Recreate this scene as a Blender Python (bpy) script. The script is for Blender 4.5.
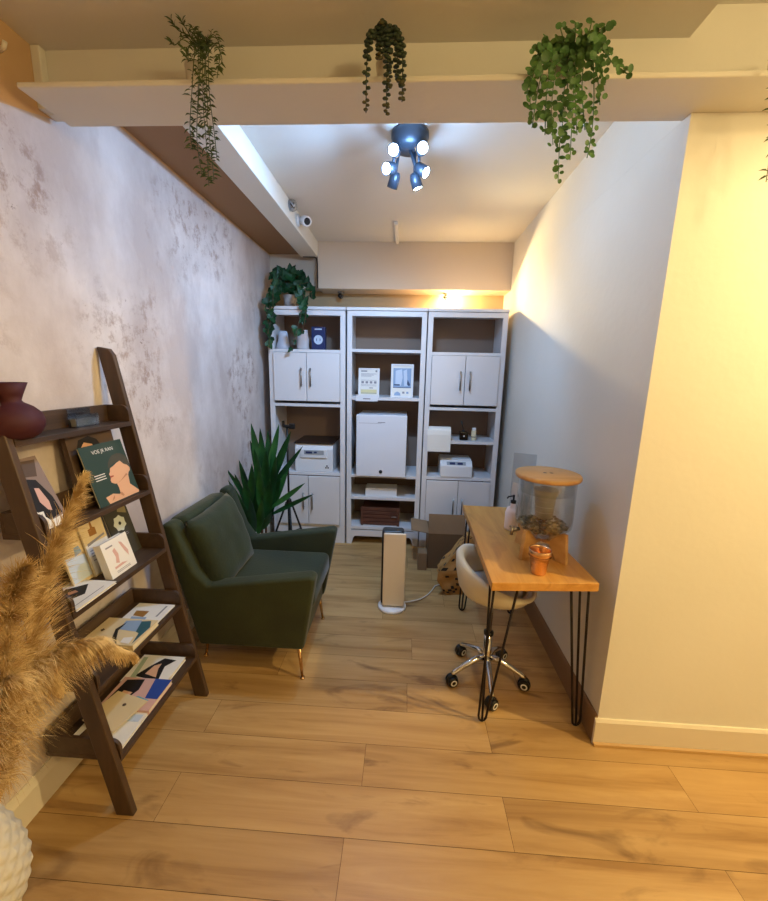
import bpy, bmesh, math, random
from math import sin, cos, pi, radians, atan2, sqrt, hypot
from mathutils import Vector, Matrix, noise

# ------------------------------------------------------------------ camera, world, lights, exposure
SC = bpy.context.scene
COL = SC.collection
for o in list(bpy.data.objects): bpy.data.objects.remove(o)
W_, H_, F_ = 768, 901, 389.0
_p, _y, _r = radians(11.3), radians(3.0), radians(1.33)
CF = Vector((-sin(_y)*cos(_p), cos(_y)*cos(_p), -sin(_p)))
_rt = Vector((cos(_y), sin(_y), 0)); _up = _rt.cross(CF)
CA = _rt*cos(_r) + _up*sin(_r); CB = -_rt*sin(_r) + _up*cos(_r)
CO = Vector((0, 0, 1.5))
cam = bpy.data.cameras.new('camera'); camo = bpy.data.objects.new('camera', cam); COL.objects.link(camo)
m = Matrix((CA, CB, -CF)).transposed().to_4x4(); m.translation = CO
camo.matrix_world = m
cam.sensor_fit = 'HORIZONTAL'; cam.sensor_width = 36; cam.lens = F_/W_*36; cam.clip_start = .05
SC.camera = camo
SC.view_settings.view_transform = 'Standard'; SC.view_settings.look = 'None'
SC.view_settings.gamma = 1; SC.view_settings.use_curve_mapping = False
SC.view_settings.exposure = 0.0
wd = bpy.data.worlds.new('world'); SC.world = wd; wd.use_nodes = True
wd.node_tree.nodes['Background'].inputs[0].default_value = (1.0, .8, .6, 1)
wd.node_tree.nodes['Background'].inputs[1].default_value = .08

def light(name, kind, loc, power, col, size=.05, target=None, cone=None, blend=.5, parent=None):
    l = bpy.data.lights.new(name, kind); o = bpy.data.objects.new(name, l); COL.objects.link(o)
    l.energy = power; l.color = col
    if kind == 'AREA': l.shape = 'DISK'; l.size = size
    else: l.shadow_soft_size = size
    if cone: l.spot_size = radians(cone); l.spot_blend = blend
    o.location = loc
    if target is not None:
        o.rotation_euler = (Vector(target)-Vector(loc)).to_track_quat('-Z', 'Y').to_euler()
    return o
WARM = (1.0, .76, .35); COOL = (.34, .60, 1.0)
light('warm_ceiling_lamp', 'SPOT', (2.2, .908, 2.42), 172, WARM, .04, (2.2, .908, 0), 174, .25)
light('warm_room_lamp', 'POINT', (1.25, -.35, 2.35), 46, WARM, .12)

def at(px, py, Y):
    d = CA*((px-384)/F_) - CB*((py-450.5)/F_) + CF
    return CO + d*(Y/d.y)

# ------------------------------------------------------------------ materials
MATS = {}
def srgb(h):
    if isinstance(h, str):
        h = h.lstrip('#'); c = [int(h[i:i+2], 16)/255 for i in (0, 2, 4)]
    else: c = h
    return tuple([(v/12.92 if v <= .04045 else ((v+.055)/1.055)**2.4) for v in c]) + (1,)
def mat(name, col, rough=.6, metal=0, col2=None, scale=8, stretch=(1, 1, 1), bump=0, bscale=None, detail=4,
        emit=None, estr=0, trans=0, ior=1.45, alpha=1, sheen=0, coat=0, lo=.35, hi=.65):
    if name in MATS: return MATS[name]
    m = bpy.data.materials.new(name); m.use_nodes = True; MATS[name] = m
    nt = m.node_tree; N = nt.nodes; L = nt.links; b = N['Principled BSDF']
    b.inputs['Base Color'].default_value = srgb(col)
    b.inputs['Roughness'].default_value = rough; b.inputs['Metallic'].default_value = metal
    b.inputs['IOR'].default_value = ior
    if trans: b.inputs['Transmission Weight'].default_value = trans
    if alpha < 1: b.inputs['Alpha'].default_value = alpha
    if sheen: b.inputs['Sheen Weight'].default_value = sheen; b.inputs['Sheen Roughness'].default_value = .4
    if coat: b.inputs['Coat Weight'].default_value = coat
    if emit: b.inputs['Emission Color'].default_value = srgb(emit); b.inputs['Emission Strength'].default_value = estr
    if col2 or bump:
        tc = N.new('ShaderNodeTexCoord'); mp = N.new('ShaderNodeMapping'); mp.inputs['Scale'].default_value = stretch
        L.new(tc.outputs['Object'], mp.inputs[0])
        if col2:
            n = N.new('ShaderNodeTexNoise'); n.inputs['Scale'].default_value = scale; n.inputs['Detail'].default_value = detail
            L.new(mp.outputs[0], n.inputs['Vector'])
            r = N.new('ShaderNodeValToRGB'); r.color_ramp.elements[0].position = lo; r.color_ramp.elements[1].position = hi
            r.color_ramp.elements[0].color = srgb(col); r.color_ramp.elements[1].color = srgb(col2)
            L.new(n.outputs['Fac'], r.inputs[0]); L.new(r.outputs[0], b.inputs['Base Color'])
        if bump:
            n2 = N.new('ShaderNodeTexNoise'); n2.inputs['Scale'].default_value = bscale or scale*4; n2.inputs['Detail'].default_value = 3
            L.new(mp.outputs[0], n2.inputs['Vector'])
            bp = N.new('ShaderNodeBump'); bp.inputs['Strength'].default_value = bump; bp.inputs['Distance'].default_value = .01
            L.new(n2.outputs['Fac'], bp.inputs['Height']); L.new(bp.outputs[0], b.inputs['Normal'])
    return m

paint = mat('cream_paint', '#dedad0', .75, col2='#e2ded5', scale=2, bump=.08, bscale=30)
paint_c = mat('ceiling_paint', '#dcd8d2', .8, bump=.1, bscale=25)
paint_tan = mat('tan_paint', '#c9a57e', .8, col2='#cfae88', scale=3, bump=.08, bscale=20)
white_wood = mat('white_painted_wood', '#dcd8d8', .45)
base_wood = mat('cream_baseboard_paint', '#ded4c2', .5)
bead_wood = mat('bead_wood', '#b08a52', .5)
back_brown = mat('brown_back_board', '#8d7666', .7)
white_pl = mat('white_plastic', '#e2e2e4', .35)
white_en = mat('white_enamel', '#dfe0e6', .3)
grey_pl = mat('grey_plastic', '#9aa0a6', .4)
black_pl = mat('black_plastic', '#151414', .4)
dark_lid = mat('dark_brown_lid', '#2c1e18', .35)
steel = mat('brushed_steel', '#9c9894', .35, 1)
chrome = mat('chrome', '#d8d8d8', .08, 1)
brass = mat('brass', '#d0a878', .2, 1)
blackmetal = mat('dark_bronze_metal', '#2a211d', .45, .6)
copper = mat('copper', '#eabb8c', .24, 1, bump=.12, bscale=60)
navy = mat('navy_display', '#20305c', .3)
velvet = mat('green_velvet', '#262d1a', .85, col2='#2e361f', scale=5, sheen=.16, bump=.15, bscale=90)
velvet_d = mat('green_velvet_cushion', '#212b1c', .85, col2='#283321', scale=4, sheen=.2, bump=.15, bscale=80)
leaf_dark = mat('leaf_dark_green', '#0f3a1c', .4, col2='#22562a', scale=9)
leaf_dark2 = mat('leaf_mid_green', '#1c5226', .35, col2='#356b33', scale=9)
leaf_ivy = mat('leaf_ivy', '#0b2c16', .45, col2='#1a4c26', scale=14)
leaf_euc = mat('leaf_eucalyptus', '#33582a', .5, col2='#4f7a3a', scale=20)
leaf_wil = mat('leaf_willow', '#33462a', .6, col2='#4d5f36', scale=20)
leaf_pearl = mat('leaf_succulent', '#1d2c1e', .6, col2='#33422c', scale=25)
leaf_tip = mat('leaf_dry_tip', '#4d4a2c', .7)
stem_br = mat('stem_brown', '#5c4430', .7)
pot_cream = mat('cream_pot', '#ddd6c6', .6)
pot_marble = mat('mottled_pot', '#b9b2ad', .5, col2='#8b8480', scale=18)
card = mat('cardboard', '#8f7152', .8, col2='#876a4c', scale=6)
card_d = mat('cardboard_shaded', '#6e5338', .85)  # same cardboard with shade put into the colour, for box front and bottom
kraft = mat('kraft_paper', '#b58a50', .75, col2='#a0763f', scale=7, bump=.5, bscale=12)
ink = mat('black_ink', '#1a1613', .6)
leather = mat('cream_leather', '#d8d2c0', .4)
leather_w = mat('white_leather_seat', '#cfd6dc', .4)
paper = mat('white_paper', '#e6e2da', .6)
paper2 = mat('paper_edges', '#d9cfb8', .7)
maroon = mat('maroon_matte_ceramic', '#3f1018', .7)
pampas = mat('pampas_beige', '#a88450', .9, col2='#e2c795', scale=30, lo=.42, hi=.6)
pampas_s = mat('pampas_stem', '#cdb082', .7)
weave = mat('white_textured_ceramic', '#cfc8b8', .6, bump=.3, bscale=40)
wicker = mat('brown_wood_slats', '#4a2a1e', .6, col2='#6a4030', scale=6, stretch=(1, 1, 6))
cream_front = mat('cream_heater_panel', '#e4d9c8', .35)
pebble = mat('grey_pebbles', '#6a645c', .4, col2='#2f2c28', scale=40)
pebble_l = mat('light_pebbles', '#a39c90', .4)
glow = mat('lamp_glow', '#ffffff', .5, emit='#d8eeff', estr=30)
glow_w = mat('warm_lamp_glow', '#ffffff', .5, emit='#ffd890', estr=40)
lamp_metal = mat('dark_grey_lamp_metal', '#3a4452', .35, .4)
pink = mat('pink_plastic', '#ead8d4', .4)

def glassmat(name, col, rough=.02, alpha=.18):
    m = bpy.data.materials.new(name); m.use_nodes = True; MATS[name] = m
    nt = m.node_tree; N = nt.nodes; L = nt.links; N.remove(N['Principled BSDF'])
    g = N.new('ShaderNodeBsdfGlossy'); g.inputs['Roughness'].default_value = rough
    t = N.new('ShaderNodeBsdfTransparent'); t.inputs[0].default_value = srgb(col)
    lw = N.new('ShaderNodeLayerWeight'); lw.inputs[0].default_value = .35
    mr = N.new('ShaderNodeMapRange'); mr.inputs[3].default_value = alpha*.25; mr.inputs[4].default_value = min(1, alpha*3)
    L.new(lw.outputs['Facing'], mr.inputs[0])
    x = N.new('ShaderNodeMixShader'); L.new(mr.outputs[0], x.inputs[0]); L.new(t.outputs[0], x.inputs[1]); L.new(g.outputs[0], x.inputs[2])
    L.new(x.outputs[0], N['Material Output'].inputs[0])
    return m
glass = glassmat('clear_glass', '#f6f8f8')
acrylic = glassmat('clear_acrylic', '#e8eef4', .1, .3)

def plaster():
    m = bpy.data.materials.new('limewash_plaster'); m.use_nodes = True
    nt = m.node_tree; N = nt.nodes; L = nt.links; b = N['Principled BSDF']; b.inputs['Roughness'].default_value = .8
    tc = N.new('ShaderNodeTexCoord')
    def ns(scale, detail, rough=.6, st=(1, 1, 1), off=(0, 0, 0)):
        mp = N.new('ShaderNodeMapping'); mp.inputs['Scale'].default_value = st; mp.inputs['Location'].default_value = off
        L.new(tc.outputs['Object'], mp.inputs[0])
        n = N.new('ShaderNodeTexNoise'); n.inputs['Scale'].default_value = scale; n.inputs['Detail'].default_value = detail
        n.inputs['Roughness'].default_value = rough; L.new(mp.outputs[0], n.inputs['Vector']); return n.outputs['Fac']
    def ramp(v, p0, p1, c0=(0, 0, 0, 1), c1=(1, 1, 1, 1)):
        r = N.new('ShaderNodeValToRGB'); r.color_ramp.elements[0].position = p0; r.color_ramp.elements[1].position = p1
        r.color_ramp.elements[0].color = c0; r.color_ramp.elements[1].color = c1; L.new(v, r.inputs[0]); return r.outputs[0]
    base = ramp(ns(2.2, 8, .62, (1, 1, .6)), .38, .64, srgb('#b9a9a2'), srgb('#dacfca'))
    def mixc(fac, a, colr):
        x = N.new('ShaderNodeMix'); x.data_type = 'RGBA'; L.new(fac, x.inputs[0]); L.new(a, x.inputs[6]); x.inputs[7].default_value = srgb(colr); return x.outputs[2]
    def mul(a, c):
        x = N.new('ShaderNodeMath'); x.operation = 'MULTIPLY'; L.new(a, x.inputs[0])
        if isinstance(c, float): x.inputs[1].default_value = c
        else: L.new(c, x.inputs[1])
        return x.outputs[0]
    big = ramp(ns(1.6, 4, .5, (1, 1, 1), (3, 3, 1)), .5, .62)
    fine = ramp(ns(13, 10, .75, (1, 1, .8)), .5, .62)
    c = mixc(mul(mul(big, fine), .7), base, '#8c6c5a')
    streak = ramp(ns(5, 6, .65, (1, 1, .35), (0, 1, 0)), .55, .72)
    c = mixc(mul(streak, .35), c, '#a08a84')
    fl = ramp(ns(30, 6, .7, (1, 1, 1), (5, 0, 0)), .66, .70)
    c = mixc(mul(mul(fl, big), .8), c, '#6b554c')
    L.new(c, b.inputs['Base Color'])
    bp = N.new('ShaderNodeBump'); bp.inputs['Strength'].default_value = .25; bp.inputs['Distance'].default_value = .01
    L.new(ns(12, 8, .7), bp.inputs['Height']); L.new(bp.outputs[0], b.inputs['Normal'])
    return m

def wood(name, c0, c1, c2, rough=.45, axis='X', scale=1.0, attr=None, knots=False, var=.1):
    m = bpy.data.materials.new(name); m.use_nodes = True; MATS[name] = m
    nt = m.node_tree; N = nt.nodes; L = nt.links; b = N['Principled BSDF']; b.inputs['Roughness'].default_value = rough
    tc = N.new('ShaderNodeTexCoord')
    st = {'X': (.7, 9, 9), 'Y': (9, .7, 9), 'Z': (9, 9, .7)}[axis]
    vec = tc.outputs['Object']
    if attr:
        at_ = N.new('ShaderNodeAttribute'); at_.attribute_name = attr
        sc = N.new('ShaderNodeVectorMath'); sc.operation = 'SCALE'; sc.inputs[3].default_value = 40
        L.new(at_.outputs['Vector'], sc.inputs[0])
        ad = N.new('ShaderNodeVectorMath'); ad.operation = 'ADD'; L.new(vec, ad.inputs[0]); L.new(sc.outputs[0], ad.inputs[1]); vec = ad.outputs[0]
    mp = N.new('ShaderNodeMapping'); mp.inputs['Scale'].default_value = st; L.new(vec, mp.inputs[0])
    n = N.new('ShaderNodeTexNoise'); n.inputs['Scale'].default_value = 2.0*scale; n.inputs['Detail'].default_value = 8; n.inputs['Roughness'].default_value = .62
    n.inputs['Distortion'].default_value = .6
    L.new(mp.outputs[0], n.inputs['Vector'])
    r = N.new('ShaderNodeValToRGB'); e = r.color_ramp.elements; e[0].position = .3; e[1].position = .72
    e[0].color = srgb(c0); e[1].color = srgb(c2); k = e.new(.5); k.color = srgb(c1)
    L.new(n.outputs['Fac'], r.inputs[0]); out = r.outputs[0]
    if knots:
        mp2 = N.new('ShaderNodeMapping'); mp2.inputs['Scale'].default_value = {'X': (1.2, 3.5, 3), 'Y': (3.5, 1.2, 3), 'Z': (3, 3, 1.2)}[axis]; L.new(vec, mp2.inputs[0])
        v = N.new('ShaderNodeTexNoise'); v.inputs['Scale'].default_value = 2.1; v.inputs['Detail'].default_value = 5; v.inputs['Distortion'].default_value = 1.2; L.new(mp2.outputs[0], v.inputs['Vector'])
        rr = N.new('ShaderNodeValToRGB'); rr.color_ramp.elements[0].position = .59; rr.color_ramp.elements[1].position = .72
        L.new(v.outputs['Fac'], rr.inputs[0])
        mm = N.new('ShaderNodeMath'); mm.operation = 'MULTIPLY'; mm.inputs[1].default_value = .7; L.new(rr.outputs[0], mm.inputs[0])
        x = N.new('ShaderNodeMix'); x.data_type = 'RGBA'; L.new(mm.outputs[0], x.inputs[0]); L.new(out, x.inputs[6]); x.inputs[7].default_value = srgb(knots); out = x.outputs[2]
    if attr:
        hv = N.new('ShaderNodeHueSaturation'); sp = N.new('ShaderNodeSeparateXYZ'); L.new(at_.outputs['Vector'], sp.inputs[0])
        mr = N.new('ShaderNodeMapRange'); mr.inputs[3].default_value = 1-var; mr.inputs[4].default_value = 1+var; L.new(sp.outputs[0], mr.inputs[0])
        L.new(mr.outputs[0], hv.inputs['Value']); L.new(out, hv.inputs['Color']); out = hv.outputs[0]
    L.new(out, b.inputs['Base Color'])
    bp = N.new('ShaderNodeBump'); bp.inputs['Strength'].default_value = .08; bp.inputs['Distance'].default_value = .004
    L.new(n.outputs['Fac'], bp.inputs['Height']); L.new(bp.outputs[0], b.inputs['Normal'])
    return m
plasterm = plaster()
oak = wood('oak_planks', '#97703f', '#b28c58', '#c39f6a', .40, 'X', .8, 'pid', '#6b4826', .08)
walnut_y = wood('dark_walnut_y', '#35261a', '#453122', '#54402d', .5, 'Y')
walnut_z = wood('dark_walnut_z', '#38281a', '#493423', '#57402c', .5, 'Z')
butcher = wood('oak_worktop', '#b17a35', '#c48d45', '#d3a05a', .38, 'Y', 1.2, None, '#96602a')
ply = wood('light_plywood', '#b98a52', '#c99a60', '#d6ab72', .5, 'X')
gapm = mat('plank_gap', '#5c4122', .8)

# ------------------------------------------------------------------ mesh builder
class MB:
    def __init__(s): s.bm = bmesh.new(); s.mats = []
    def mi(s, m):
        if m not in s.mats: s.mats.append(m)
        return s.mats.index(m)
    def face(s, vs, m, smooth=False):
        try: f = s.bm.faces.new(vs)
        except ValueError: return None
        f.material_index = s.mi(m); f.smooth = smooth; return f
    def box(s, a, b, m, M=None):
        (x0, y0, z0), (x1, y1, z1) = a, b
        P = [Vector(p) for p in ((x0, y0, z0), (x1, y0, z0), (x1, y1, z0), (x0, y1, z0), (x0, y0, z1), (x1, y0, z1), (x1, y1, z1), (x0, y1, z1))]
        if M: P = [M @ p for p in P]
        v = [s.bm.verts.new(p) for p in P]
        for q in ((0, 3, 2, 1), (4, 5, 6, 7), (0, 1, 5, 4), (1, 2, 6, 5), (2, 3, 7, 6), (3, 0, 4, 7)): s.face([v[i] for i in q], m)
        return s
    def prism(s, pts, axis, a, b, m, M=None, pts2=None):
        def mk(p, t):
            u, w = p
            q = Vector({'X': (t, u, w), 'Y': (u, t, w), 'Z': (u, w, t)}[axis])
            return s.bm.verts.new(M @ q if M else q)
        A = [mk(p, a) for p in pts]; B = [mk(p, b) for p in (pts2 or pts)]
        s.face(A, m); s.face(B[::-1], m); n = len(pts)
        for i in range(n): s.face([A[i], B[i], B[(i+1) % n], A[(i+1) % n]], m)
        return s
    def quad(s, P, m): return s.face([s.bm.verts.new(Vector(p)) for p in P], m)
    def tube(s, pts, r, m, n=8, cap=True, smooth=True):
        pts = [Vector(p) for p in pts]; rs = r if isinstance(r, (list, tuple)) else [r]*len(pts)
        rings = []; prev = None
        for i, p in enumerate(pts):
            t = (pts[min(i+1, len(pts)-1)]-pts[max(i-1, 0)]).normalized()
            if prev is None:
                u = t.orthogonal().normalized()
            else:
                u = prev - t*prev.dot(t); u = u.normalized() if u.length > 1e-6 else t.orthogonal().normalized()
            prev = u; w = t.cross(u)
            rings.append([s.bm.verts.new(p + (u*cos(2*pi*k/n)+w*sin(2*pi*k/n))*rs[i]) for k in range(n)])
        for a, b in zip(rings, rings[1:]):
            for k in range(n): s.face([a[k], a[(k+1) % n], b[(k+1) % n], b[k]], m, smooth)
        if cap and n > 2: s.face(rings[0][::-1], m); s.face(rings[-1], m)
        return s
    def lathe(s, prof, m, n=32, c=(0, 0, 0), M=None, smooth=True, fn=None):
        rings = []
        for r, z in prof:
            ring = []
            if r < 1e-6:
                p = Vector((c[0], c[1], c[2]+z)); ring = [s.bm.verts.new(M @ p if M else p)]
            else:
                for k in range(n):
                    a = 2*pi*k/n; rr = r*(fn(a, z) if fn else 1)
                    p = Vector((c[0]+rr*cos(a), c[1]+rr*sin(a), c[2]+z)); ring.append(s.bm.verts.new(M @ p if M else p))
            rings.append(ring)
        for a, b in zip(rings, rings[1:]):
            for k in range(n):
                A0, A1 = a[k % len(a)], a[(k+1) % len(a)]; B0, B1 = b[k % len(b)], b[(k+1) % len(b)]
                q = [A0, A1, B1, B0]; q2 = []
                for v in q:
                    if v not in q2: q2.append(v)
                if len(q2) > 2: s.face(q2, m, smooth)
        return s
    def poly(s, pts, M, m, z=0.0005):
        return s.face([s.bm.verts.new(M @ Vector((p[0], p[1], z))) for p in pts], m)
    def build(s, name, parent=None, bevel=0, seg=2, subsurf=0, weld=False):
        if weld: bmesh.ops.remove_doubles(s.bm, verts=s.bm.verts[:], dist=1e-5)
        me = bpy.data.meshes.new(name); s.bm.normal_update(); s.bm.to_mesh(me); s.bm.free()
        for mm in s.mats: me.materials.append(mm)
        o = bpy.data.objects.new(name, me); COL.objects.link(o)
        if parent is not None: o.parent = parent
        if bevel:
            b = o.modifiers.new('bevel', 'BEVEL'); b.width = bevel; b.segments = seg; b.limit_method = 'ANGLE'; b.angle_limit = radians(40); b.harden_normals = False
        if subsurf:
            u = o.modifiers.new('sub', 'SUBSURF'); u.levels = u.render_levels = subsurf
        return o
def tag(o, label=None, cat=None, group=None, kind=None):
    if label: o['label'] = label
    if cat: o['category'] = cat
    if group: o['group'] = group
    if kind: o['kind'] = kind
    return o
def thing(name, loc, label, cat, group=None, rz=0, rot=None):
    o = bpy.data.objects.new(name, None); COL.objects.link(o); o.empty_display_size = .05
    o.location = loc; o.rotation_euler = rot or (0, 0, rz)
    return tag(o, label, cat, group)
def struct(o): o['kind'] = 'structure'; return o
def copy_tree(o, parent=None):
    c = o.copy(); COL.objects.link(c); c.parent = parent
    for ch in [q for q in bpy.data.objects if q.parent == o]: copy_tree(ch, c)
    return c

# ------------------------------------------------------------------ setting
XL, XR, YB = -1.222, .838, 3.70
XF, YR = 3.2, -2.6
random.seed(3)
fl = MB()
fl.box((XL-.1, YR, -.05), (XF, YB+.1, -.0025), gapm)
lay = fl.bm.faces.layers.float_vector.new('pid') if hasattr(fl.bm.faces.layers, 'float_vector') else None
rows = {0: -.154, 1: .398, 2: -.115, 3: .397, 4: .053, 5: .6, 6: .08, 7: .45, 8: -.1, 9: .3}
PW = .1667; PL = 1.199; idl = []
for k in range(-21, 17):
    y0 = .829 + PW*k; y1 = y0+PW
    if y0 > YB or y1 < YR: continue
    off = rows.get(k, random.random()*PL)
    x = off - PL*6
    while x < XF:
        a, b = max(x, XL-.05), min(x+PL, XF)
        if b > a:
            g = .0007
            v = [fl.bm.verts.new((a+g, y0+g, 0)), fl.bm.verts.new((b-g, y0+g, 0)), fl.bm.verts.new((b-g, y1-g, 0)), fl.bm.verts.new((a+g, y1-g, 0))]
            f = fl.face(v, oak); idl.append((f.index, (random.random(), random.random(), random.random())))
            f[lay] = Vector((random.random(), random.random(), random.random())) if lay else None
        x += PL
struct(fl.build('floor'))

w = MB(); prof = [(YR, 0), (YB, 0), (YB, 2.475), (1.455, 2.475), (1.455, 2.318), (1.24, 2.25), (YR, 2.16)]
w.prism(prof, 'X', XL, XL-.1, plasterm)
w.prism([(YR, 2.16), (1.24, 2.25), (1.455, 2.318), (1.455, 2.475), (YB, 2.475), (YB, 2.7), (YR, 2.7)], 'X', XL, XL-.1, paint_tan)
struct(w.build('wall_left'))
w = MB(); w.prism([(XR, 1.412), (XF, 1.412), (XF, 1.53), (XR+.1, 1.53), (XR+.1, YB), (XR, YB)], 'Z', 0, 2.2965, paint); w.prism([(XR, 1.456), (XR+.1, 1.456), (XR+.1, YB), (XR, YB)], 'Z', 2.297, 2.66, paint); struct(w.build('wall_right'))
w = MB(); w.box((XL-.1, YB, 0), (XR+.1, YB+.1, 2.66), mat('tan_back_wall_paint', '#b59c78', .8)); struct(w.build('wall_back'))
w = MB(); w.box((XL-.1, YR-.1, 0), (XF, YR, 2.7), paint); struct(w.build('wall_rear'))
w = MB(); w.box((XF, YR-.1, 0), (XF+.1, 1.53, 2.7), paint); struct(w.build('wall_far_right'))
w = MB()
w.box((XL-.1, 1.44, 2.56), (XR+.1, YB+.1, 2.66), paint_c)
w.box((XL-.1, YR, 2.49), (.80, 1.425, 2.66), paint_c)
w.box((.80, YR, 2.57), (XF, 1.425, 2.66), paint_c)
struct(w.build('ceiling'))
w = MB()
w.box((XL, 1.412, 2.3125), (XF, 1.455, 2.62), paint)
w.box((-1.172, 1.265, 2.297), (XF, 1.455, 2.312), paint)
w.box((XL, 1.385, 2.3125), (XL+.03, 1.412, 2.49), paint)
struct(w.build('trim_1', bevel=.004))
w = MB(); w.box((-.92, 1.455, 2.44), (-.775, 3.48, 2.56), paint); struct(w.build('trim_2', bevel=.003))
w = MB(); w.box((XL, 1.456, 2.486), (-.921, 3.579, 2.559), mat('shaded_tan_strip', '#a07c5a', .8)); struct(w.build('trim_5'))  # tan paint, darkened in its colour for the shade between wall and beam
w = MB(); w.box((-.775, 3.475, 2.19), (XR, YB, 2.56), mat('beige_bulkhead_paint', '#d6c5b0', .8, bump=.08, bscale=30)); struct(w.build('trim_3', bevel=.003))
w = MB(); w.box((XL, 3.58, 2.21), (-.775, YB, 2.56), MATS['beige_bulkhead_paint']); struct(w.build('trim_4', bevel=.003))
w = MB(); w.prism([(XL, 0), (XL+.016, 0), (XL+.016, .10), (XL+.010, .115), (XL+.006, .13), (XL, .13)], 'Y', YR, YB, base_wood); struct(w.build('baseboard_left'))
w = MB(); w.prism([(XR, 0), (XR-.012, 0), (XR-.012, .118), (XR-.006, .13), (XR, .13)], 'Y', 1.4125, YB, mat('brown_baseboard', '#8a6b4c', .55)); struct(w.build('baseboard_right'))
w = MB(); w.prism([(1.412, 0), (1.40, 0), (1.40, .108), (1.406, .12), (1.412, .12)], 'X', XR-.0125, XF, base_wood)
w.prism([(1.40, 0), (1.388, 0), (1.391, .010), (1.40, .014)], 'X', XR-.012, XF, bead_wood)
struct(w.build('baseboard_front'))

# ------------------------------------------------------------------ tall cabinets
CY0, CY1, CH = 3.22, 3.62, 2.003
def handle(parent, x, zc, L=.13, y=CY0-.018):
    h = MB(); h.tube([(x, y-.022, zc-L/2), (x, y-.022, zc+L/2)], .0055, steel, 8)
    for s in (-1, 1): h.tube([(x, y, zc+s*(L/2-.015)), (x, y-.022, zc+s*(L/2-.015))], .004, steel, 6)
    h.build('handle', parent)
def cabinet(x0, x1, shelves, doors, label, legs=False, st=.04):
    t = thing('display_cabinet', ((x0+x1)/2, CY0, 0), label, 'cabinet', 'white cabinets along the back wall')
    cx = (x0+x1)/2
    X0, X1 = x0-cx, x1-cx; Y0, Y1 = 0, CY1-CY0
    for s in (0, 1):
        a = X0 if s == 0 else X1-.018
        b = MB(); b.box((a, Y0+.0185, 0), (a+.018, Y1, CH-.026), white_wood)
        fa = X0 if s == 0 else X1-st
        b.box((fa, Y0, 0), (fa+st, Y0+.018, CH-.026), white_wood)
        b.build('side_panel', t, .0015)
    b = MB(); b.box((X0+.018, Y1-.01, .09), (X1-.018, Y1-.0005, CH-.0242), back_brown); b.build('back_panel', t)
    b = MB(); b.box((X0-.004, Y0-.012, CH-.024), (X1+.004, Y1, CH), white_wood); b.build('top_panel', t, .003)
    b = MB(); b.box((X0+st, Y0, CH-.065), (X1-st, Y0+.018, CH-.026), white_wood); b.build('top_rail', t, .0015)
    b = MB()
    if legs:
        i0, i1 = X0+st, X1-st
        b.prism([(i0, .13), (i0, .0), (i0+.005, 0), (i0+.02, .055), (i0+.035, .075), (i1-.035, .075), (i1-.02, .055), (i1-.005, 0), (i1, 0), (i1, .13)], 'Y', Y0, Y0+.018, white_wood)
    else: b.box((X0+st, Y0, .0), (X1-st, Y0+.018, .145), white_wood)
    b.build('plinth', t, .0015)
    for z in shelves:
        b = MB(); b.box((X0+.0185, Y0+.02, z-.022), (X1-.0185, Y1-.011, z), white_wood)
        b.box((X0+st, Y0+.002, z-.024), (X1-st, Y0+.0195, z), white_wood); b.build('shelf', t, .001)
    for (z0, z1) in doors:
        mid = (X0+X1)/2
        for s in (-1, 1):
            a, c = (X0+st+.002, mid-.002) if s < 0 else (mid+.002, X1-st-.002)
            d = MB(); d.box((a, -.018, z0), (c, -.0005, z1), white_wood)
            dd = d.build('door', t, .004, 3)
            h = MB(); hx = mid + s*.038; zc = (z0+z1)/2 - (.0 if z0 > .8 else .0); L = .15
            h.tube([(hx, -.042, zc-L/2), (hx, -.042, zc+L/2)], .006, steel, 8)
            for q in (-1, 1): h.tube([(hx, -.018, zc+q*(L/2-.015)), (hx, -.042, zc+q*(L/2-.015))], .004, steel, 6)
            h.build('handle', dd)
    return t
cabinet(-1.134, -.502, [1.672, 1.232, .642, .17], [(1.254, 1.645), (.175, .612)], 'white cabinet nearest the left wall, trailing ivy on its top')
cabinet(-.486, .148, [1.684, 1.300, .637, .44, .165], [], 'white open cabinet in the middle, holding the small fridge', legs=True)
cabinet(.158, .778, [1.672, 1.232, .955, .642, .17], [(1.254, 1.645), (.175, .612)], 'white cabinet nearest the right wall, paper roll on its shelf')

# things on the shelves
def frame(name, x0, x1, z0, z1, y, label, cat, art, depth=.015, fm=white_pl, tilt=.1):
    cx = (x0+x1)/2; w_ = x1-x0; h_ = z1-z0
    t = thing(name, (cx, y, z0), label, cat, rot=(-tilt, 0, 0))
    b = MB(); fw = .012
    b.box((-w_/2, 0, 0), (-w_/2+fw, depth, h_), fm); b.box((w_/2-fw, 0, 0), (w_/2, depth, h_), fm)
    b.box((-w_/2+fw, 0, 0), (w_/2-fw, depth, fw), fm); b.box((-w_/2+fw, 0, h_-fw), (w_/2-fw, depth, h_), fm)
    b.build('frame', t)
    b = MB(); b.box((-w_/2+fw, depth*.4, fw), (w_/2-fw, depth*.9, h_-fw), paper)
    M = Matrix.Translation((0, depth*.4, 0)) @ Matrix.Rotation(radians(90), 4, 'X')
    art(b, M, w_, h_); b.build('printed_sheet', t)
    return t
blue1 = mat('print_blue', '#8fa6c4', .6); blue2 = mat('print_pale_blue', '#c3d0e2', .6); blue3 = mat('print_dark_blue', '#3b4a68', .6)
greyp = mat('print_grey', '#8e8a90', .6); yel = mat('print_pale_yellow', '#d8cc9a', .6)
def rect(b, M, x0, z0, x1, z1, m, zz=.0006): b.poly([(x0, z0), (x1, z0), (x1, z1), (x0, z1)], M, m, zz)
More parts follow.
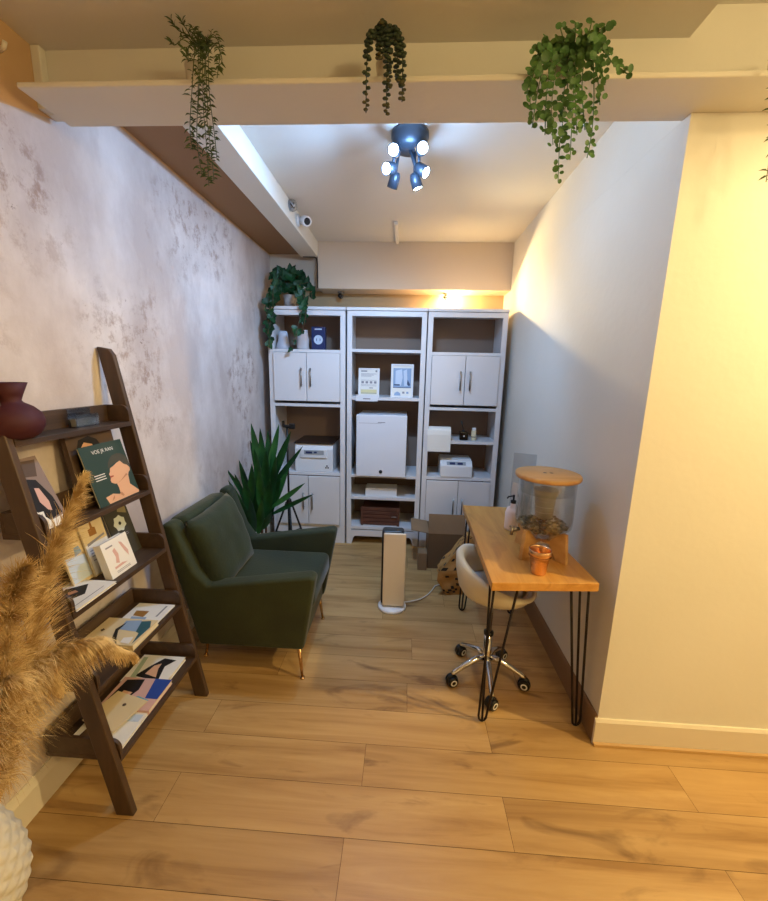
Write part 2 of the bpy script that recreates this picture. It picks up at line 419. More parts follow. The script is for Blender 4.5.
def art_notice(b, M, w_, h_):
    rect(b, M, -w_*.38, h_*.88, -w_*.1, h_*.92, greyp); rect(b, M, w_*.3, h_*.87, w_*.38, h_*.93, greyp)
    for i, z in enumerate((.8, .76, .72)): rect(b, M, -w_*.38, h_*z, w_*(.35-.12*i), h_*(z+.014), greyp)
    for i in range(4): rect(b, M, w_*(-.36+.2*i), h_*.47, w_*(-.24+.2*i), h_*.55, greyp)
    for z in (.58, .42, .38): rect(b, M, -w_*.38, h_*z, w_*.36, h_*(z+.01), greyp)
    rect(b, M, w_*.02, h_*.3, w_*.2, h_*.33, greyp); rect(b, M, -w_*.38, h_*.1, w_*.38, h_*.26, yel); rect(b, M, -w_*.38, h_*.12, w_*.38, h_*.14, greyp, .0009)
def art_blue(b, M, w_, h_):
    rect(b, M, -w_*.4, h_*.3, w_*.4, h_*.88, blue1)
    b.poly([(-w_*.3, h_*.4), (-w_*.05, h_*.35), (w_*.02, h_*.6), (-w_*.02, h_*.85), (-w_*.3, h_*.8)], M, blue2, .0009)
    b.poly([(w_*.1, h_*.35), (w_*.25, h_*.36), (w_*.2, h_*.85), (w_*.05, h_*.8)], M, blue2, .0009)
    b.poly([(w_*.22, h_*.4), (w_*.32, h_*.34), (w_*.36, h_*.4), (w_*.24, h_*.55)], M, blue3, .0012)
    rect(b, M, -w_*.36, h_*.36, -w_*.1, h_*.4, blue3, .0012); rect(b, M, -w_*.4, h_*.29, w_*.4, h_*.31, blue3, .0012)
    b.poly([(-w_*.35, h_*.06), (-w_*.05, h_*.06), (-w_*.08, h_*.14), (-w_*.2, h_*.18), (-w_*.32, h_*.14)], M, blue1, .0009)
    rect(b, M, w_*.02, h_*.12, w_*.12, h_*.18, greyp, .0009); rect(b, M, w_*.2, h_*.12, w_*.3, h_*.18, blue1, .0009)
frame('framed_notice', -.398, -.223, 1.3005, 1.535, 3.26, 'white framed printed notice with yellow strip on the middle cabinet shelf', 'notice', art_notice)
frame('framed_picture', -.128, .058, 1.3005, 1.575, 3.27, 'white framed blue abstract picture beside the printed notice', 'picture', art_blue)
b = MB(); b.box((-.41, 3.205, 1.267), (-.23, 3.213, 1.317), white_pl)
b.box((-.35, 3.2045, 1.283), (-.29, 3.2051, 1.291), greyp)
b.box((-.41, 3.2185, 1.3005), (-.23, 3.25, 1.303), white_pl)
tag(b.build('shelf_label_holder'), 'small white sign holder hanging over shelf edge below the printed notice', 'sign holder')

t = thing('mini_fridge', (-.19, 3.15, .6375), 'white mini fridge in the middle cabinet', 'fridge')
b = MB(); b.box((-.205, .045, 0), (.205, .43, .52), white_en); b.build('body', t, .008, 3)
b = MB(); b.box((-.208, 0, .004), (.208, .044, .524), white_en); d = b.build('door', t, .008, 3)
b = MB(); b.box((-.208+.02, -.001, .455), (.0, -.0002, .457), greyp); b.box((-.03, -.0012, .462), (.03, -.0002, .467), greyp); b.build('badge', d)
b = MB(); M = Matrix.Translation((0, 0, .05)) @ Matrix.Rotation(radians(90), 4, 'X'); b.lathe([(0, .006), (.013, .006), (.015, 0)], black_pl, 16, M=M); b.build('lock', d)

t = thing('centrifuge', (-.775, 3.24, .6425), 'large white centrifuge with brown lid in the left cabinet', 'centrifuge')
b = MB(); b.prism([(0, .0), (.34, 0), (.34, .245), (.02, .245), (0, .20)], 'X', -.165, .165, white_pl); b.build('body', t, .008, 3)
b = MB(); b.prism([(.0, .2455), (.345, .2455), (.345, .262), (.0, .258)], 'X', -.17, .17, dark_lid); b.build('lid', t, .004)
b = MB(); b.box((-.115, -.012, .125), (.115, .002, .20), white_pl); b.build('front_lip', t, .004)
b = MB(); b.box((-.08, -.0155, .157), (.09, -.0125, .192), grey_pl)
b.box((-.065, -.017, .165), (-.01, -.0155, .182), navy); b.box((.005, -.017, .168), (.03, -.0155, .182), navy); b.build('control_panel', t)
b = MB()
for i in range(3):
    a = pi/2+i*2*pi/3; M = Matrix.Translation((.115+.011*cos(a), -.0012, .045+.011*sin(a))) @ Matrix.Rotation(radians(90), 4, 'X')
    b.lathe([(0, .0008), (.007, .0008), (.007, 0)], ink, 8, M=M)
b.build('logo', t)
t = thing('centrifuge', (.445, 3.215, .6425), 'small white centrifuge with blue display in the right cabinet', 'centrifuge')
b = MB(); b.prism([(.0, .0), (.24, 0), (.24, .14), (.05, .14), (.0, .10)], 'X', -.135, .135, white_pl); b.build('body', t, .008, 3)
b = MB(); b.box((-.13, .06, .1405), (.13, .235, .15), white_pl); b.build('lid', t, .004)
M = Matrix.Translation((0, -.0008, .10)) @ Matrix.Rotation(atan2(.05, .04), 4, 'X')
b = MB(); b.box((-.08, -.001, .012), (.08, .001, .048), grey_pl, Matrix.Translation((0, -.0025, .0995)) @ Matrix.Rotation(-radians(51), 4, 'X'))
b.box((-.055, -.002, .018), (-.01, .0, .04), navy, Matrix.Translation((0, -.004, .0995)) @ Matrix.Rotation(-radians(51), 4, 'X'))
b.box((.01, -.002, .018), (.055, .0, .04), navy, Matrix.Translation((0, -.004, .0995)) @ Matrix.Rotation(-radians(51), 4, 'X'))
b.build('control_panel', t)

# couch paper roll in the right cabinet
t = thing('paper_roll', (.285, 3.26, .9555), 'white paper roll standing on the right cabinet shelf, sheet hanging down', 'paper roll')
b = MB(); M = Matrix.Translation((-.095, 0, .056)) @ Matrix.Rotation(radians(90), 4, 'Y'); b.lathe([(.018, 0), (.055, 0), (.055, .19), (.018, .19), (.018, 0)], paper, 28, M=M); b.build('roll', t)
b = MB()
pr = [(-.0, .112), (-.03, .104), (-.048, .085), (-.056, .05), (-.057, 0), (-.058, -.05), (-.0585, -.09)]
for (a, c), (d_, e) in zip(pr, pr[1:]): b.quad([(-.095, a-.001, c), (.098, a-.001, c), (.098, d_-.001, e), (-.095, d_-.001, e)], paper)
o = b.build('hanging_sheet', t); s_ = o.modifiers.new('s', 'SOLIDIFY'); s_.thickness = .002
t = thing('reed_diffuser', (.50, 3.30, .9555), 'black cube bottle with a dark reed on the right cabinet shelf', 'diffuser')
b = MB(); b.box((-.035, -.03, 0), (.035, .03, .07), mat('black_glass', '#0c0b0d', .1)); b.build('bottle', t, .006, 3)
b = MB(); b.lathe([(.012, .0705), (.012, .085), (.006, .085)], black_pl, 16); b.build('neck', t)
b = MB(); b.tube([(0, 0, .08), (-.03, 0, .165)], .003, black_pl, 6); b.tube([(0, .003, .08), (-.02, .005, .16)], .003, black_pl, 6); b.build('reeds', t)
b = MB(); b.box((-.006, -.0308, .03), (.006, -.0302, .042), paper); b.build('emblem', t)
t = thing('spray_bottle', (.585, 3.30, .9555), 'small pale bottle with a dark band beside the black diffuser', 'bottle')
b = MB(); b.lathe([(0, 0), (.02, 0), (.021, .01), (.021, .078), (.016, .085), (.0, .086)], mat('pale_label', '#d9cfae', .4), 20); b.build('bottle', t)
b = MB(); b.lathe([(.0213, .026), (.0213, .033)], ink, 20); b.build('band', t)
b = MB(); b.lathe([(.0165, .0855), (.0165, .105), (0, .105)], white_pl, 16); b.build('cap', t)

b = MB(); b.box((-.325, 3.25, .4405), (-.052, 3.40, .512), white_pl)
tag(b.build('storage_box', bevel=.002), 'long flat white box on the low middle cabinet shelf', 'box')
t = thing('wooden_crate', (-.192, 3.26, .1655), 'brown wooden slatted crate on the lowest middle cabinet shelf', 'crate')
b = MB(); b.box((-.165, .012, .006), (.165, .24, .15), wicker); b.build('body', t)
for i in range(5):
    b = MB(); b.box((-.17, 0, .004+i*.034), (.17, .011, .032+i*.034), wicker); b.build('slat', t, .002)
for s in (-1, 1):
    b = MB(); b.box((s*.16-.011, -.008, 0), (s*.16+.011, -.0005, .172), wicker); b.build('corner_post', t, .001)
b = MB(); b.tube([(.10, -.009, .085), (.115, -.014, .09), (.135, -.014, .09), (.15, -.009, .085)], .004, steel, 6); b.build('latch', t)

# left top compartment items
t = thing('blue_box', (-.745, 3.33, 1.6725), 'dark blue box with a pale round emblem in the left cabinet top', 'box')
b = MB(); b.box((-.058, 0, 0), (.058, .05, .19), navy); b.build('body', t, .002)
b = MB(); M = Matrix.Translation((0, -.001, .085)) @ Matrix.Rotation(radians(90), 4, 'X'); b.lathe([(.018, 0.0003), (.038, .0003)], blue2, 24, M=M)
b.box((-.012, -.0018, .06), (.012, -.0012, .11), blue2); b.box((-.03, -.0012, .165), (.03, -.0006, .175), blue2); b.build('emblem', t)
def crumple(name, c, sx, sy, sz, m, label, cat, seed, top=.5):
    b = MB(); rs = []
    n = 16
    for j in range(7):
        tz = j/6; ring = []
        for k in range(n):
            a = 2*pi*k/n; r = (1 - (1-top)*tz); q = 1+.18*noise.noise(Vector((cos(a)*2+seed, sin(a)*2, tz*3)))
            ring.append(b.bm.verts.new((c[0]+sx*cos(a)*r*q, c[1]+sy*sin(a)*r*q, c[2]+sz*tz)))
        rs.append(ring)
    for a, d in zip(rs, rs[1:]):
        for k in range(n): b.face([a[k], a[(k+1) % n], d[(k+1) % n], d[k]], m, True)
    b.face(rs[0][::-1], m); b.face(rs[-1], m)
    return tag(b.build(name), label, cat)
crumple('frosted_bag', (-1.045, 3.34, 1.6725), .06, .05, .15, mat('frosted_plastic', '#c4c6d2', .35), 'frosted white bag in the left cabinet top, nearest the left wall', 'bag', 1, .55)
crumple('paper_pouch', (-.875, 3.33, 1.6725), .055, .04, .16, mat('pouch_paper', '#c9b3aa', .5, col2='#b6bcc4', scale=7), 'pale pink and grey pouch beside the dark blue box', 'pouch', 5, .75)

# ------------------------------------------------------------------ small recess spotlights
def recess_spot(x, lit, label):
    t = thing('recess_spotlight', (x, 3.60, 2.19), label, 'spotlight', 'spotlights above the cabinets')
    b = MB(); b.lathe([(0, 0), (.03, 0), (.03, -.012), (0, -.012)], steel, 20); b.build('mount', t)
    b = MB(); M = Matrix.Translation((-.005, 0, -.036)) @ Matrix.Rotation(radians(-55), 4, 'Y')
    b.tube([(0, 0, -.012), (-.008, 0, -.03)], .005, steel, 8)
    b.lathe([(0, .02), (.016, .02), (.022, -.018), (.018, -.018), (.015, .0)], steel if lit else black_pl, 20, M=M); h = b.build('head', t)
    b = MB(); b.lathe([(0, -.016), (.019, -.016)], glow_w if lit else steel, 20, M=M)
    if lit: b.lathe([(0, -.012), (.009, -.007), (.012, 0), (.009, .007), (0, .012)], glow_w, 16, c=(.012, -.012, -.052))
    b.build('bulb', h)
    if lit: light('recess_lamp_light', 'POINT', (x+.035, 3.598, 2.133), 16, (1, .70, .30), .012); light('recess_spot_beam', 'SPOT', (x+.035, 3.598, 2.133), 60, (1, .76, .38), .012, (XR, 2.55, 2.15), 75, .9)
recess_spot(.322, True, 'lit warm spotlight under the bulkhead above the right cabinet')
recess_spot(-.60, False, 'unlit small spotlight under the bulkhead above the left cabinet')

# ------------------------------------------------------------------ ceiling spot cluster
t = thing('ceiling_spotlight', (-.02, 2.0, 2.56), 'dark round ceiling fixture with six bright cool spots in the alcove', 'ceiling light')
b = MB(); b.lathe([(0, 0), (.085, 0), (.085, -.02), (.078, -.028), (.075, -.06), (0, -.06)], lamp_metal, 40); b.build('canopy', t)
HX = []
for hp, hd in (((394.5, 151, 1.94), (-.15, -1, -.3)), ((422, 149, 1.94), (.1, -1, -.3)), ((390, 168, 1.98), (-.7, -1, -.55)),
               ((422, 170, 2.02), (.9, -.6, -.8)), ((394, 181, 2.05), (-.3, .3, -1)), ((416, 182, 2.05), (.35, .1, -1))):
    hq = at(*hp)-Vector((-.02, 2.0, 2.56)); HX.append((hq.x, hq.y, hq.z, hd))
AIM = [Vector(q) for q in ((-.25, -1, -.35), (.15, -1, -.3), (-1.1, .15, -.85), (.8, -.45, -.8), (-.75, 1.05, -1.25), (.2, 1.2, -1.5))]
for i, (x, y, z, d) in enumerate(HX):
    d = Vector(d).normalized(); c = Vector((x, y, z)); q = d.to_track_quat('Z', 'Y').to_matrix().to_4x4(); M = Matrix.Translation(c) @ q
    b = MB(); b.lathe([(0, -.035), (.018, -.035), (.024, -.02), (.026, .03), (.023, .03), (.021, .02)], lamp_metal, 20, M=M)
    b.tube([(x*.7, y*.7, -.045), c - d*.02], .007, lamp_metal, 8); h = b.build('spot_head', t)
    b = MB(); b.lathe([(0, .026), (.0225, .026)], glow, 20, M=M); b.build('lens', h)
    P = Vector((-.02, 2.0, 2.56)) + c + d*.04
    light('spot_light', 'SPOT', P, [4, 4, 50, 5, 46, 36][i], COOL, .022, P+AIM[i], [150, 150, 158, 150, 120, 120][i], [.8, .8, 1, .8, .8, .8][i])
b = MB(); b.tube([(.0, .02, -.05), (.03, .03, -.12), (.035, .05, -.15)], .008, lamp_metal, 8); b.build('arm', t)
light('spot_cluster_glow', 'POINT', (-.02, 1.9, 2.36), 8, COOL, .05)

# security camera on the left beam
t = thing('security_camera', (-.775, 2.86, 2.50), 'white bullet security camera mounted on the side of the left ceiling beam', 'camera')
b = MB(); M = Matrix.Rotation(radians(90), 4, 'Y'); b.lathe([(0, 0), (.035, 0), (.035, .012), (0, .02)], white_pl, 24, M=M); b.tube([(.01, 0, 0), (.04, 0, 0)], .012, white_pl, 10); b.build('mount', t)
d = Vector((.55, -.75, -.35)).normalized(); M = Matrix.Translation((.05, 0, 0)) @ d.to_track_quat('Z', 'Y').to_matrix().to_4x4()
b = MB(); b.lathe([(0, -.035), (.028, -.03), (.032, .0), (.032, .045), (.022, .046)], white_pl, 24, M=M); h = b.build('body', t)
b = MB(); b.lathe([(0, .044), (.0225, .046)], ink, 20, M=M); b.build('lens', h)
t = thing('junction_box', (-.775, 2.68, 2.525), 'small clear cable dome beside the security camera on the beam', 'cable dome')
b = MB(); M = Matrix.Rotation(radians(90), 4, 'Y'); b.lathe([(.034, 0), (.036, .02), (.028, .04), (0, .048)], acrylic, 24, M=M); b.build('cover', t)
b = MB(); b.lathe([(0, 0), (.03, 0), (.03, .008), (0, .01)], grey_pl, 20, M=M)
for k in range(6): b.tube([(.01, .02*cos(k), .02*sin(k)), (.03, .014*cos(k+2), .014*sin(k+2))], .004, [ink, steel, white_pl][k % 3], 6)
b.build('wiring', t)
b = MB(); b.box((-.125, 3.03, 2.535), (-.098, 3.46, 2.5598), mat('white_cover', '#e6e2dc', .6)); tag(b.build('cable_cover', bevel=.003), 'short white cable cover strip on the alcove ceiling', 'cable cover')
bpy.data.objects['cable_cover'].rotation_euler = (0, 0, 0)
b = MB(); b.tube([(-.9, 3.474, 2.438), (-.80, 3.472, 2.436), (-.783, 3.47, 2.42), (-.778, 3.47, 2.38), (-.777, 3.47, 2.192)], .004, ink, 6)
tag(b.build('cable'), 'thin dark cable running down the edge of the bulkhead', 'cable')
b = MB(); b.tube([(XL, 1.28, 2.40), (XL+.02, 1.275, 2.405), (XL+.03, 1.27, 2.415)], .006, paint, 8); tag(b.build('wall_hook'), 'small cream hook high on the left wall near the beam', 'hook')

# ------------------------------------------------------------------ leaves
def leaf(b, base, tip, width, m, normal=Vector((0, -1, 0)), bend=.0, n=6, fold=.15, shape=None, broad=.4):
    base = Vector(base); tip = Vector(tip); ax = tip-base; L = ax.length
    if L < 1e-5: return
    side = ax.cross(normal)
    side = side.normalized() if side.length > 1e-5 else ax.orthogonal().normalized()
    nn = side.cross(ax).normalized(); rows_ = []
    for i in range(n+1):
        t_ = i/n; w_ = width*(shape(t_) if shape else (sin(pi*min(1, t_**broad_exp(broad)))**.8 if 0 < t_ < 1 else .02))
        p = base+ax*t_+nn*(bend*L*sin(pi*t_))
        rows_.append((b.bm.verts.new(p-side*w_/2+nn*fold*w_), b.bm.verts.new(p), b.bm.verts.new(p+side*w_/2+nn*fold*w_)))
    for a, c in zip(rows_, rows_[1:]):
        b.face([a[0], a[1], c[1], c[0]], m, True); b.face([a[1], a[2], c[2], c[1]], m, True)
def broad_exp(p): return math.log(.5)/math.log(p)

# dracaena behind the armchair
t = thing('dracaena_plant', (-1.02, 2.62, 0), 'tall green dracaena with long pointed leaves behind the armchair', 'plant')
b = MB(); b.lathe([(0, 0), (.10, 0), (.125, .22), (.12, .225), (.11, .2), (0, .2)], pot_cream, 32); b.build('pot', t)
b = MB(); b.lathe([(0, .202), (.11, .202)], mat('soil', '#2c2018', .9), 24); b.build('soil', t)
O = Vector((-1.02, 2.62, 0))
def T(px, py, dy=0): return at(px, py, 2.62+dy) - O
stems = [((0, 0, .2), T(262, 520), T(262, 462)), ((-.03, -.02, .2), T(245, 530, -.03), T(247, 495, -.03))]
b = MB()
b.tube([stems[0][0], stems[0][1], stems[0][2]], [.011, .010, .007], stem_br, 8); b.tube([(.02, .02, .2), T(266, 520, .02), T(270, 490, .02)], [.009, .008, .006], stem_br, 8)
b.tube([stems[1][0], stems[1][1], stems[1][2]], [.011, .01, .007], stem_br, 8); b.build('stem', t)
dl = [((262, 490), (251, 423), 0, .055), ((264, 485), (260, 428), -.06, .045), ((266, 485), (268, 430), .05, .05), ((266, 482), (279, 424), .04, .045),
      ((267, 492), (291, 431), -.05, .05), ((268, 490), (303, 446), -.08, .034), ((268, 510), (305, 483), -.06, .035), ((268, 516), (314, 494), -.1, .03),
      ((262, 492), (250, 440), .06, .05), ((262, 505), (254, 448), -.1, .055), ((264, 508), (266, 450), -.12, .06), ((268, 510), (276, 456), -.1, .055),
      ((262, 515), (259, 470), -.12, .06), ((266, 522), (270, 478), -.12, .06), ((266, 525), (281, 470), -.05, .045), ((268, 518), (290, 462), .05, .04),
      ((252, 510), (225, 467), -.06, .03), ((250, 505), (239, 460), .0, .05), ((250, 508), (252, 464), -.06, .05), ((252, 505), (263, 460), -.02, .045),
      ((250, 515), (232, 470), .05, .04), ((248, 520), (228, 480), -.1, .04), ((252, 522), (244, 478), -.1, .055), ((256, 518), (262, 480), -.08, .05),
      ((250, 532), (234, 503), -.1, .045), ((250, 534), (241, 500), -.12, .055), ((254, 536), (250, 498), -.14, .06), ((258, 536), (262, 500), -.12, .055),
      ((246, 534), (236, 512), -.12, .045), ((258, 520), (251, 488), .06, .05), ((262, 530), (272, 512), -.12, .04)]
for i, (p, q, dy, w_) in enumerate(dl):
    b = MB(); leaf(b, T(p[0], p[1], dy*.4), T(q[0], q[1], dy), w_*1.12, leaf_dark if i % 3 else leaf_dark2, Vector((.2*sin(i*2.1), -1, .25*cos(i))), -.06, 8, .22, None, .45)
    b.build('leaf', t)

# tripod
t = thing('phone_tripod', (-.885, 2.86, 0), 'black phone tripod stand behind the armchair beside the dracaena', 'tripod')
b = MB(); b.tube([(0, 0, .18), (0, 0, .52)], .012, black_pl, 10); b.tube([(0, 0, .5), (0, 0, 1.08)], .008, black_pl, 10); b.build('pole', t)
b = MB(); b.lathe([(.013, .46), (.02, .47), (.02, .51), (.013, .52)], black_pl, 16); b.build('collar', t)
for k in range(3):
    a = radians(-90+120*k+25); b = MB(); b.tube([(.02*cos(a), .02*sin(a), .49), (.20*cos(a), .20*sin(a), .008)], .008, black_pl, 8)
    b.tube([(0, 0, .24), (.12*cos(a), .12*sin(a), .24)], .004, black_pl, 6); b.build('leg', t)
b = MB(); b.tube([(-.03, 0, 1.09), (.05, -.01, 1.085)], .013, black_pl, 10); b.box((.02, -.02, 1.07), (.06, .01, 1.11), black_pl); b.box((-.035, -.012, 1.085), (-.02, .012, 1.13), black_pl); b.build('phone_clamp', t, .003)

# ivy on top of the left cabinet
t = thing('ivy_plant', (-.985, 3.36, 2.0035), 'trailing dark green ivy in a mottled pot on the left cabinet', 'plant')
b = MB(); b.lathe([(0, 0), (.042, 0), (.055, .105), (.05, .105), (.045, .09), (0, .09)], pot_marble, 28); b.build('pot', t)
O = Vector((-.985, 3.36, 2.0035)); random.seed(11)
def ivyleaf(b, c, size, ang, nrm):
    pts = [(0, -.45), (.35, -.38), (.5, -.05), (.28, .08), (.22, .3), (0, .62), (-.22, .3), (-.28, .08), (-.5, -.05), (-.35, -.38)]
    q = Vector(nrm).normalized().to_track_quat('Z', 'Y').to_matrix().to_4x4() @ Matrix.Rotation(ang, 4, 'Z')
    cv = b.bm.verts.new(Vector(c)+(q @ Vector((0, 0, -.12*size))))
    vs = [b.bm.verts.new(Vector(c)+(q @ Vector((p[0]*size, p[1]*size, 0)))) for p in pts]
    for i in range(len(vs)): b.face([cv, vs[i], vs[(i+1) % len(vs)]], leaf_ivy)
def TI(px, py, Y=3.3): return at(px, py, Y)-O
vines = [[(288, 288, 3.34), (276, 285, 3.28), (270, 300, 3.20), (268, 325, 3.17), (270, 350, 3.17)],
         [(288, 285, 3.34), (280, 276, 3.3), (273, 290, 3.19), (273, 310, 3.17), (267, 335, 3.16)],
         [(290, 288, 3.34), (299, 283, 3.28), (304, 297, 3.2), (306, 315, 3.17), (302, 332, 3.16)],
         [(290, 288, 3.34), (301, 290, 3.25), (302, 310, 3.18), (297, 330, 3.16), (291, 350, 3.16)],
         [(288, 286, 3.34), (290, 270, 3.36)], [(288, 286, 3.34), (302, 272, 3.36)], [(288, 286, 3.34), (280, 270, 3.36)], [(290, 288, 3.3), (309, 282, 3.28), (312, 298, 3.24)]]
for v in vines:
    b = MB(); P = [TI(*q) for q in v]; b.tube(P, .0022, stem_br, 5); b.build('vine', t)
vis = []
for v in vines:
    P = [TI(*q) for q in v]
    for a, c in zip(P, P[1:]):
        nn = max(1, int((c-a).length/.042))
        for k in range(nn): vis.append(a.lerp(c, (k+random.random())/nn))
for k in range(26): vis.append(TI(289+random.uniform(-17, 17), 279+random.uniform(-9, 9), 3.34+random.uniform(-.07, .05)))
for i, p in enumerate(vis[:98]):
    b = MB(); low = p.z < -.02
    ivyleaf(b, p+Vector((random.uniform(-.02, .02), random.uniform(-.02, .02), random.uniform(-.01, .01))), random.uniform(.06, .105)*(.7 if low and p.x > .05 else 1), random.uniform(-.7, .7) + (pi if (low or random.random() < .4) else 0) , (random.uniform(-.5, .5), -1, random.uniform(-.1, .6)))
    b.build('leaf', t)

# ------------------------------------------------------------------ armchair
t = thing('armchair', (-.72, 1.93, 0), 'dark green velvet armchair with sloping arms and thin brass legs', 'armchair')
ax_, ay_ = -.72, 1.93
def side_poly(): return [(-.462-ax_, .152), (-.388-ax_, .560), (-.415-ax_, .572), (-.90-ax_, .497), (-.955-ax_, .57), (-1.035-ax_, .795), (-1.07-ax_, .808), (-1.10-ax_, .79), (-.985-ax_, .152)]
for s in (-1, 1):
    yo, yi = s*.315, s*.235
    b = MB(); pp = side_poly()
    n = len(pp)
    def yy(p, outer): 
        tt = max(0, min(1, (p[1]-.17)/.43)); return (s*(.275+.05*tt) if outer else s*(.205+.035*tt))
    A = [b.bm.verts.new((p[0], yy(p, True), p[1])) for p in pp]; B = [b.bm.verts.new((p[0], yy(p, False), p[1])) for p in pp]
    b.face(A if s < 0 else A[::-1], velvet); b.face(B[::-1] if s < 0 else B, velvet)
    for i in range(n):
        q = [A[i], B[i], B[(i+1) % n], A[(i+1) % n]]; b.face(q if s < 0 else q[::-1], velvet)
    bmesh.ops.recalc_face_normals(b.bm, faces=b.bm.faces[:])
    o = b.build('arm', t, .022, 4)
    for f in o.data.polygons: f.use_smooth = True
def rbox(name, a, b_, m, par, bev=.03, M=None, seg=4):
    b = MB(); b.box(a, b_, m, M); o = b.build(name, par, bev, seg)
    for f in o.data.polygons: f.use_smooth = True
    return o
rbox('seat_base', (-.25, -.206, .155), (.255, .206, .33), velvet, t, .015)
rbox('seat_cushion', (-.19, -.21, .33), (.300, .21, .45), velvet_d, t, .035)
M = Matrix.Translation((-.235, 0, .17)) @ Matrix.Rotation(radians(-10.5), 4, 'Y')
rbox('backrest', (-.07, -.212, .01), (.035, .212, .635), velvet, t, .03, M)
for (x, y) in ((.245, -.27), (.245, .20), (-.285, -.16), (-.27, .20)):
    b = MB(); dx = .02 if x > 0 else -.03; b.tube([(x-dx*.5, y*.96, .172), (x+dx*.4, y*1.02, .0)], [.011, .006], brass, 12)
    b.lathe([(.0, .0), (.012, 0), (.012, .006), (0, .008)], brass, 12, c=(x+dx*.4, y*1.02, 0)); b.build('leg', t)
# cushion
def cushion(name, size, thick, m, label, loc, M):
    b = MB(); n = 20; g = {}
    for i in range(n+1):
        for j in range(n+1):
            u, v = i/n*2-1, j/n*2-1
            ed = (1-u**4)*(1-v**4); h = thick/2*max(0, ed)**.45
            pu = u*(1-.06*(1-abs(v)**2)*abs(u)**3); pv = v*(1-.06*(1-abs(u)**2)*abs(v)**3)
            h += .008*noise.noise(Vector((u*2.5, v*2.5, 3)))*(ed > .05)
            for s in (1, -1):
                if s < 0 and (i in (0, n) or j in (0, n)): g[i, j, -1] = g[i, j, 1]; continue
                g[i, j, s] = b.bm.verts.new((pu*size/2, pv*size/2*1.0, s*h))
    for i in range(n):
        for j in range(n):
            b.face([g[i, j, 1], g[i+1, j, 1], g[i+1, j+1, 1], g[i, j+1, 1]], m, True)
            b.face([g[i, j, -1], g[i, j+1, -1], g[i+1, j+1, -1], g[i+1, j, -1]], m, True)
    o = b.build(name); o.matrix_world = Matrix.Translation(loc) @ M
    tag(o, label, 'cushion'); return o
nrm = Vector((.95, -.04, .30)).normalized()
Mq = nrm.to_track_quat('Z', 'Y').to_matrix().to_4x4()
cushion('cushion', .40, .15, velvet_d, 'square dark green velvet cushion leaning on the armchair back', (-.93, 1.845, .622), Mq @ Matrix.Rotation(radians(3), 4, 'Z'))

# ------------------------------------------------------------------ heater
t = thing('tower_heater', (-.045, 2.30, 0), 'slim cream and black tower heater on a white round base', 'heater')
b = MB(); b.lathe([(0, 0), (.09, 0), (.092, .01), (.085, .02), (.0, .024)], white_pl, 40); b.build('base', t)
b = MB(); b.box((-.075, -.03, .025), (.065, .055, .535), black_pl); b.build('body', t, .02, 4)
b = MB(); b.box((-.062, -.046, .032), (.078, -.031, .528), cream_front); b.build('front_panel', t, .008, 3)
b = MB(); pts = []
a0 = Vector((.04, .03, .012)); a1 = Vector((.30, .27, .006))
for i in range(15):
    q = i/14; pts.append(a0.lerp(a1, q)+Vector((.03*sin(pi*q), -.05*sin(pi*q), 0)))
pts += [Vector((.36, .31, .006)), Vector((.40, .33, .006))]
b.tube(pts, .004, mat('white_cable', '#d8cfc0', .5), 8); b.build('power_cord', t)

# ------------------------------------------------------------------ cardboard boxes, parcel
t = thing('cardboard_box', (.35, 2.97, 0), 'open brown cardboard box with raised flaps before the right cabinet', 'box')
b = MB(); th = .004; x0, x1, y0, y1, h = -.14, .14, -.13, .13, .29
b.box((x0, y0, 0), (x1, y0+th, h), card_d); b.box((x0, y1-th, 0), (x1, y1, h), card); b.box((x0, y0+th, 0), (x0+th, y1-th, h), card); b.box((x1-th, y0+th, 0), (x1, y1-th, h), card); b.box((x0+th, y0+th, 0), (x1-th, y1-th, th), card_d); b.build('body', t)
b = MB(); b.box((x0, 0, 0), (x1, th, .15), card, Matrix.Translation((0, y0, h+.001)) @ Matrix.Rotation(radians(-14), 4, 'X')); b.build('flap', t)
b = MB(); b.box((0, y0, 0), (.135, y1, th), card, Matrix.Translation((x0, 0, h)) @ Matrix.Rotation(radians(180+8), 4, 'Y') @ Matrix.Translation((0, 0, -th))); b.build('flap', t)
b = MB(); b.box((.135, 2.80, 0), (.205, 2.90, .14), card); tag(b.build('cardboard_box', bevel=.002), 'small dark cardboard box beside the taller open box', 'box')
t = thing('paper_parcel', (.40, 2.53, 0), 'crumpled brown paper parcel with black print behind the stool', 'parcel')
b = MB(); random.seed(5); nn = 7; P0 = [(-.085, -.07), (.09, -.05), (.10, .10), (-.07, .10)]
NS = 9
def ring(z, sc, dx, dy):
    R_ = []
    for i in range(4):
        p, q = Vector(P0[i]), Vector(P0[(i+1) % 4])
        for k in range(NS):
            u = p.lerp(q, k/NS); u = Vector((u.x*sc+dx, u.y*sc+dy)); nz = noise.noise(Vector((u.x*16, u.y*16, z*13)))
            R_.append(b.bm.verts.new((u.x*(1+.22*nz), u.y*(1+.22*nz), z)))
    return R_
lv = [(0, .85, .0, 0), (.05, 1.0, -.015, 0), (.12, 1.15, -.035, 0), (.17, 1.12, -.035, 0), (.23, .95, -.01, 0), (.29, .85, .03, .01), (.35, .68, .06, .02), (.40, .5, .085, .02), (.42, .42, .09, .02)]
lv2 = []
for a, c in zip(lv, lv[1:]):
    for k in range(3): lv2.append(tuple(a[i]+(c[i]-a[i])*k/3 for i in range(4)))
lv2.append(lv[-1])
rg = [ring(*q) for q in lv2]
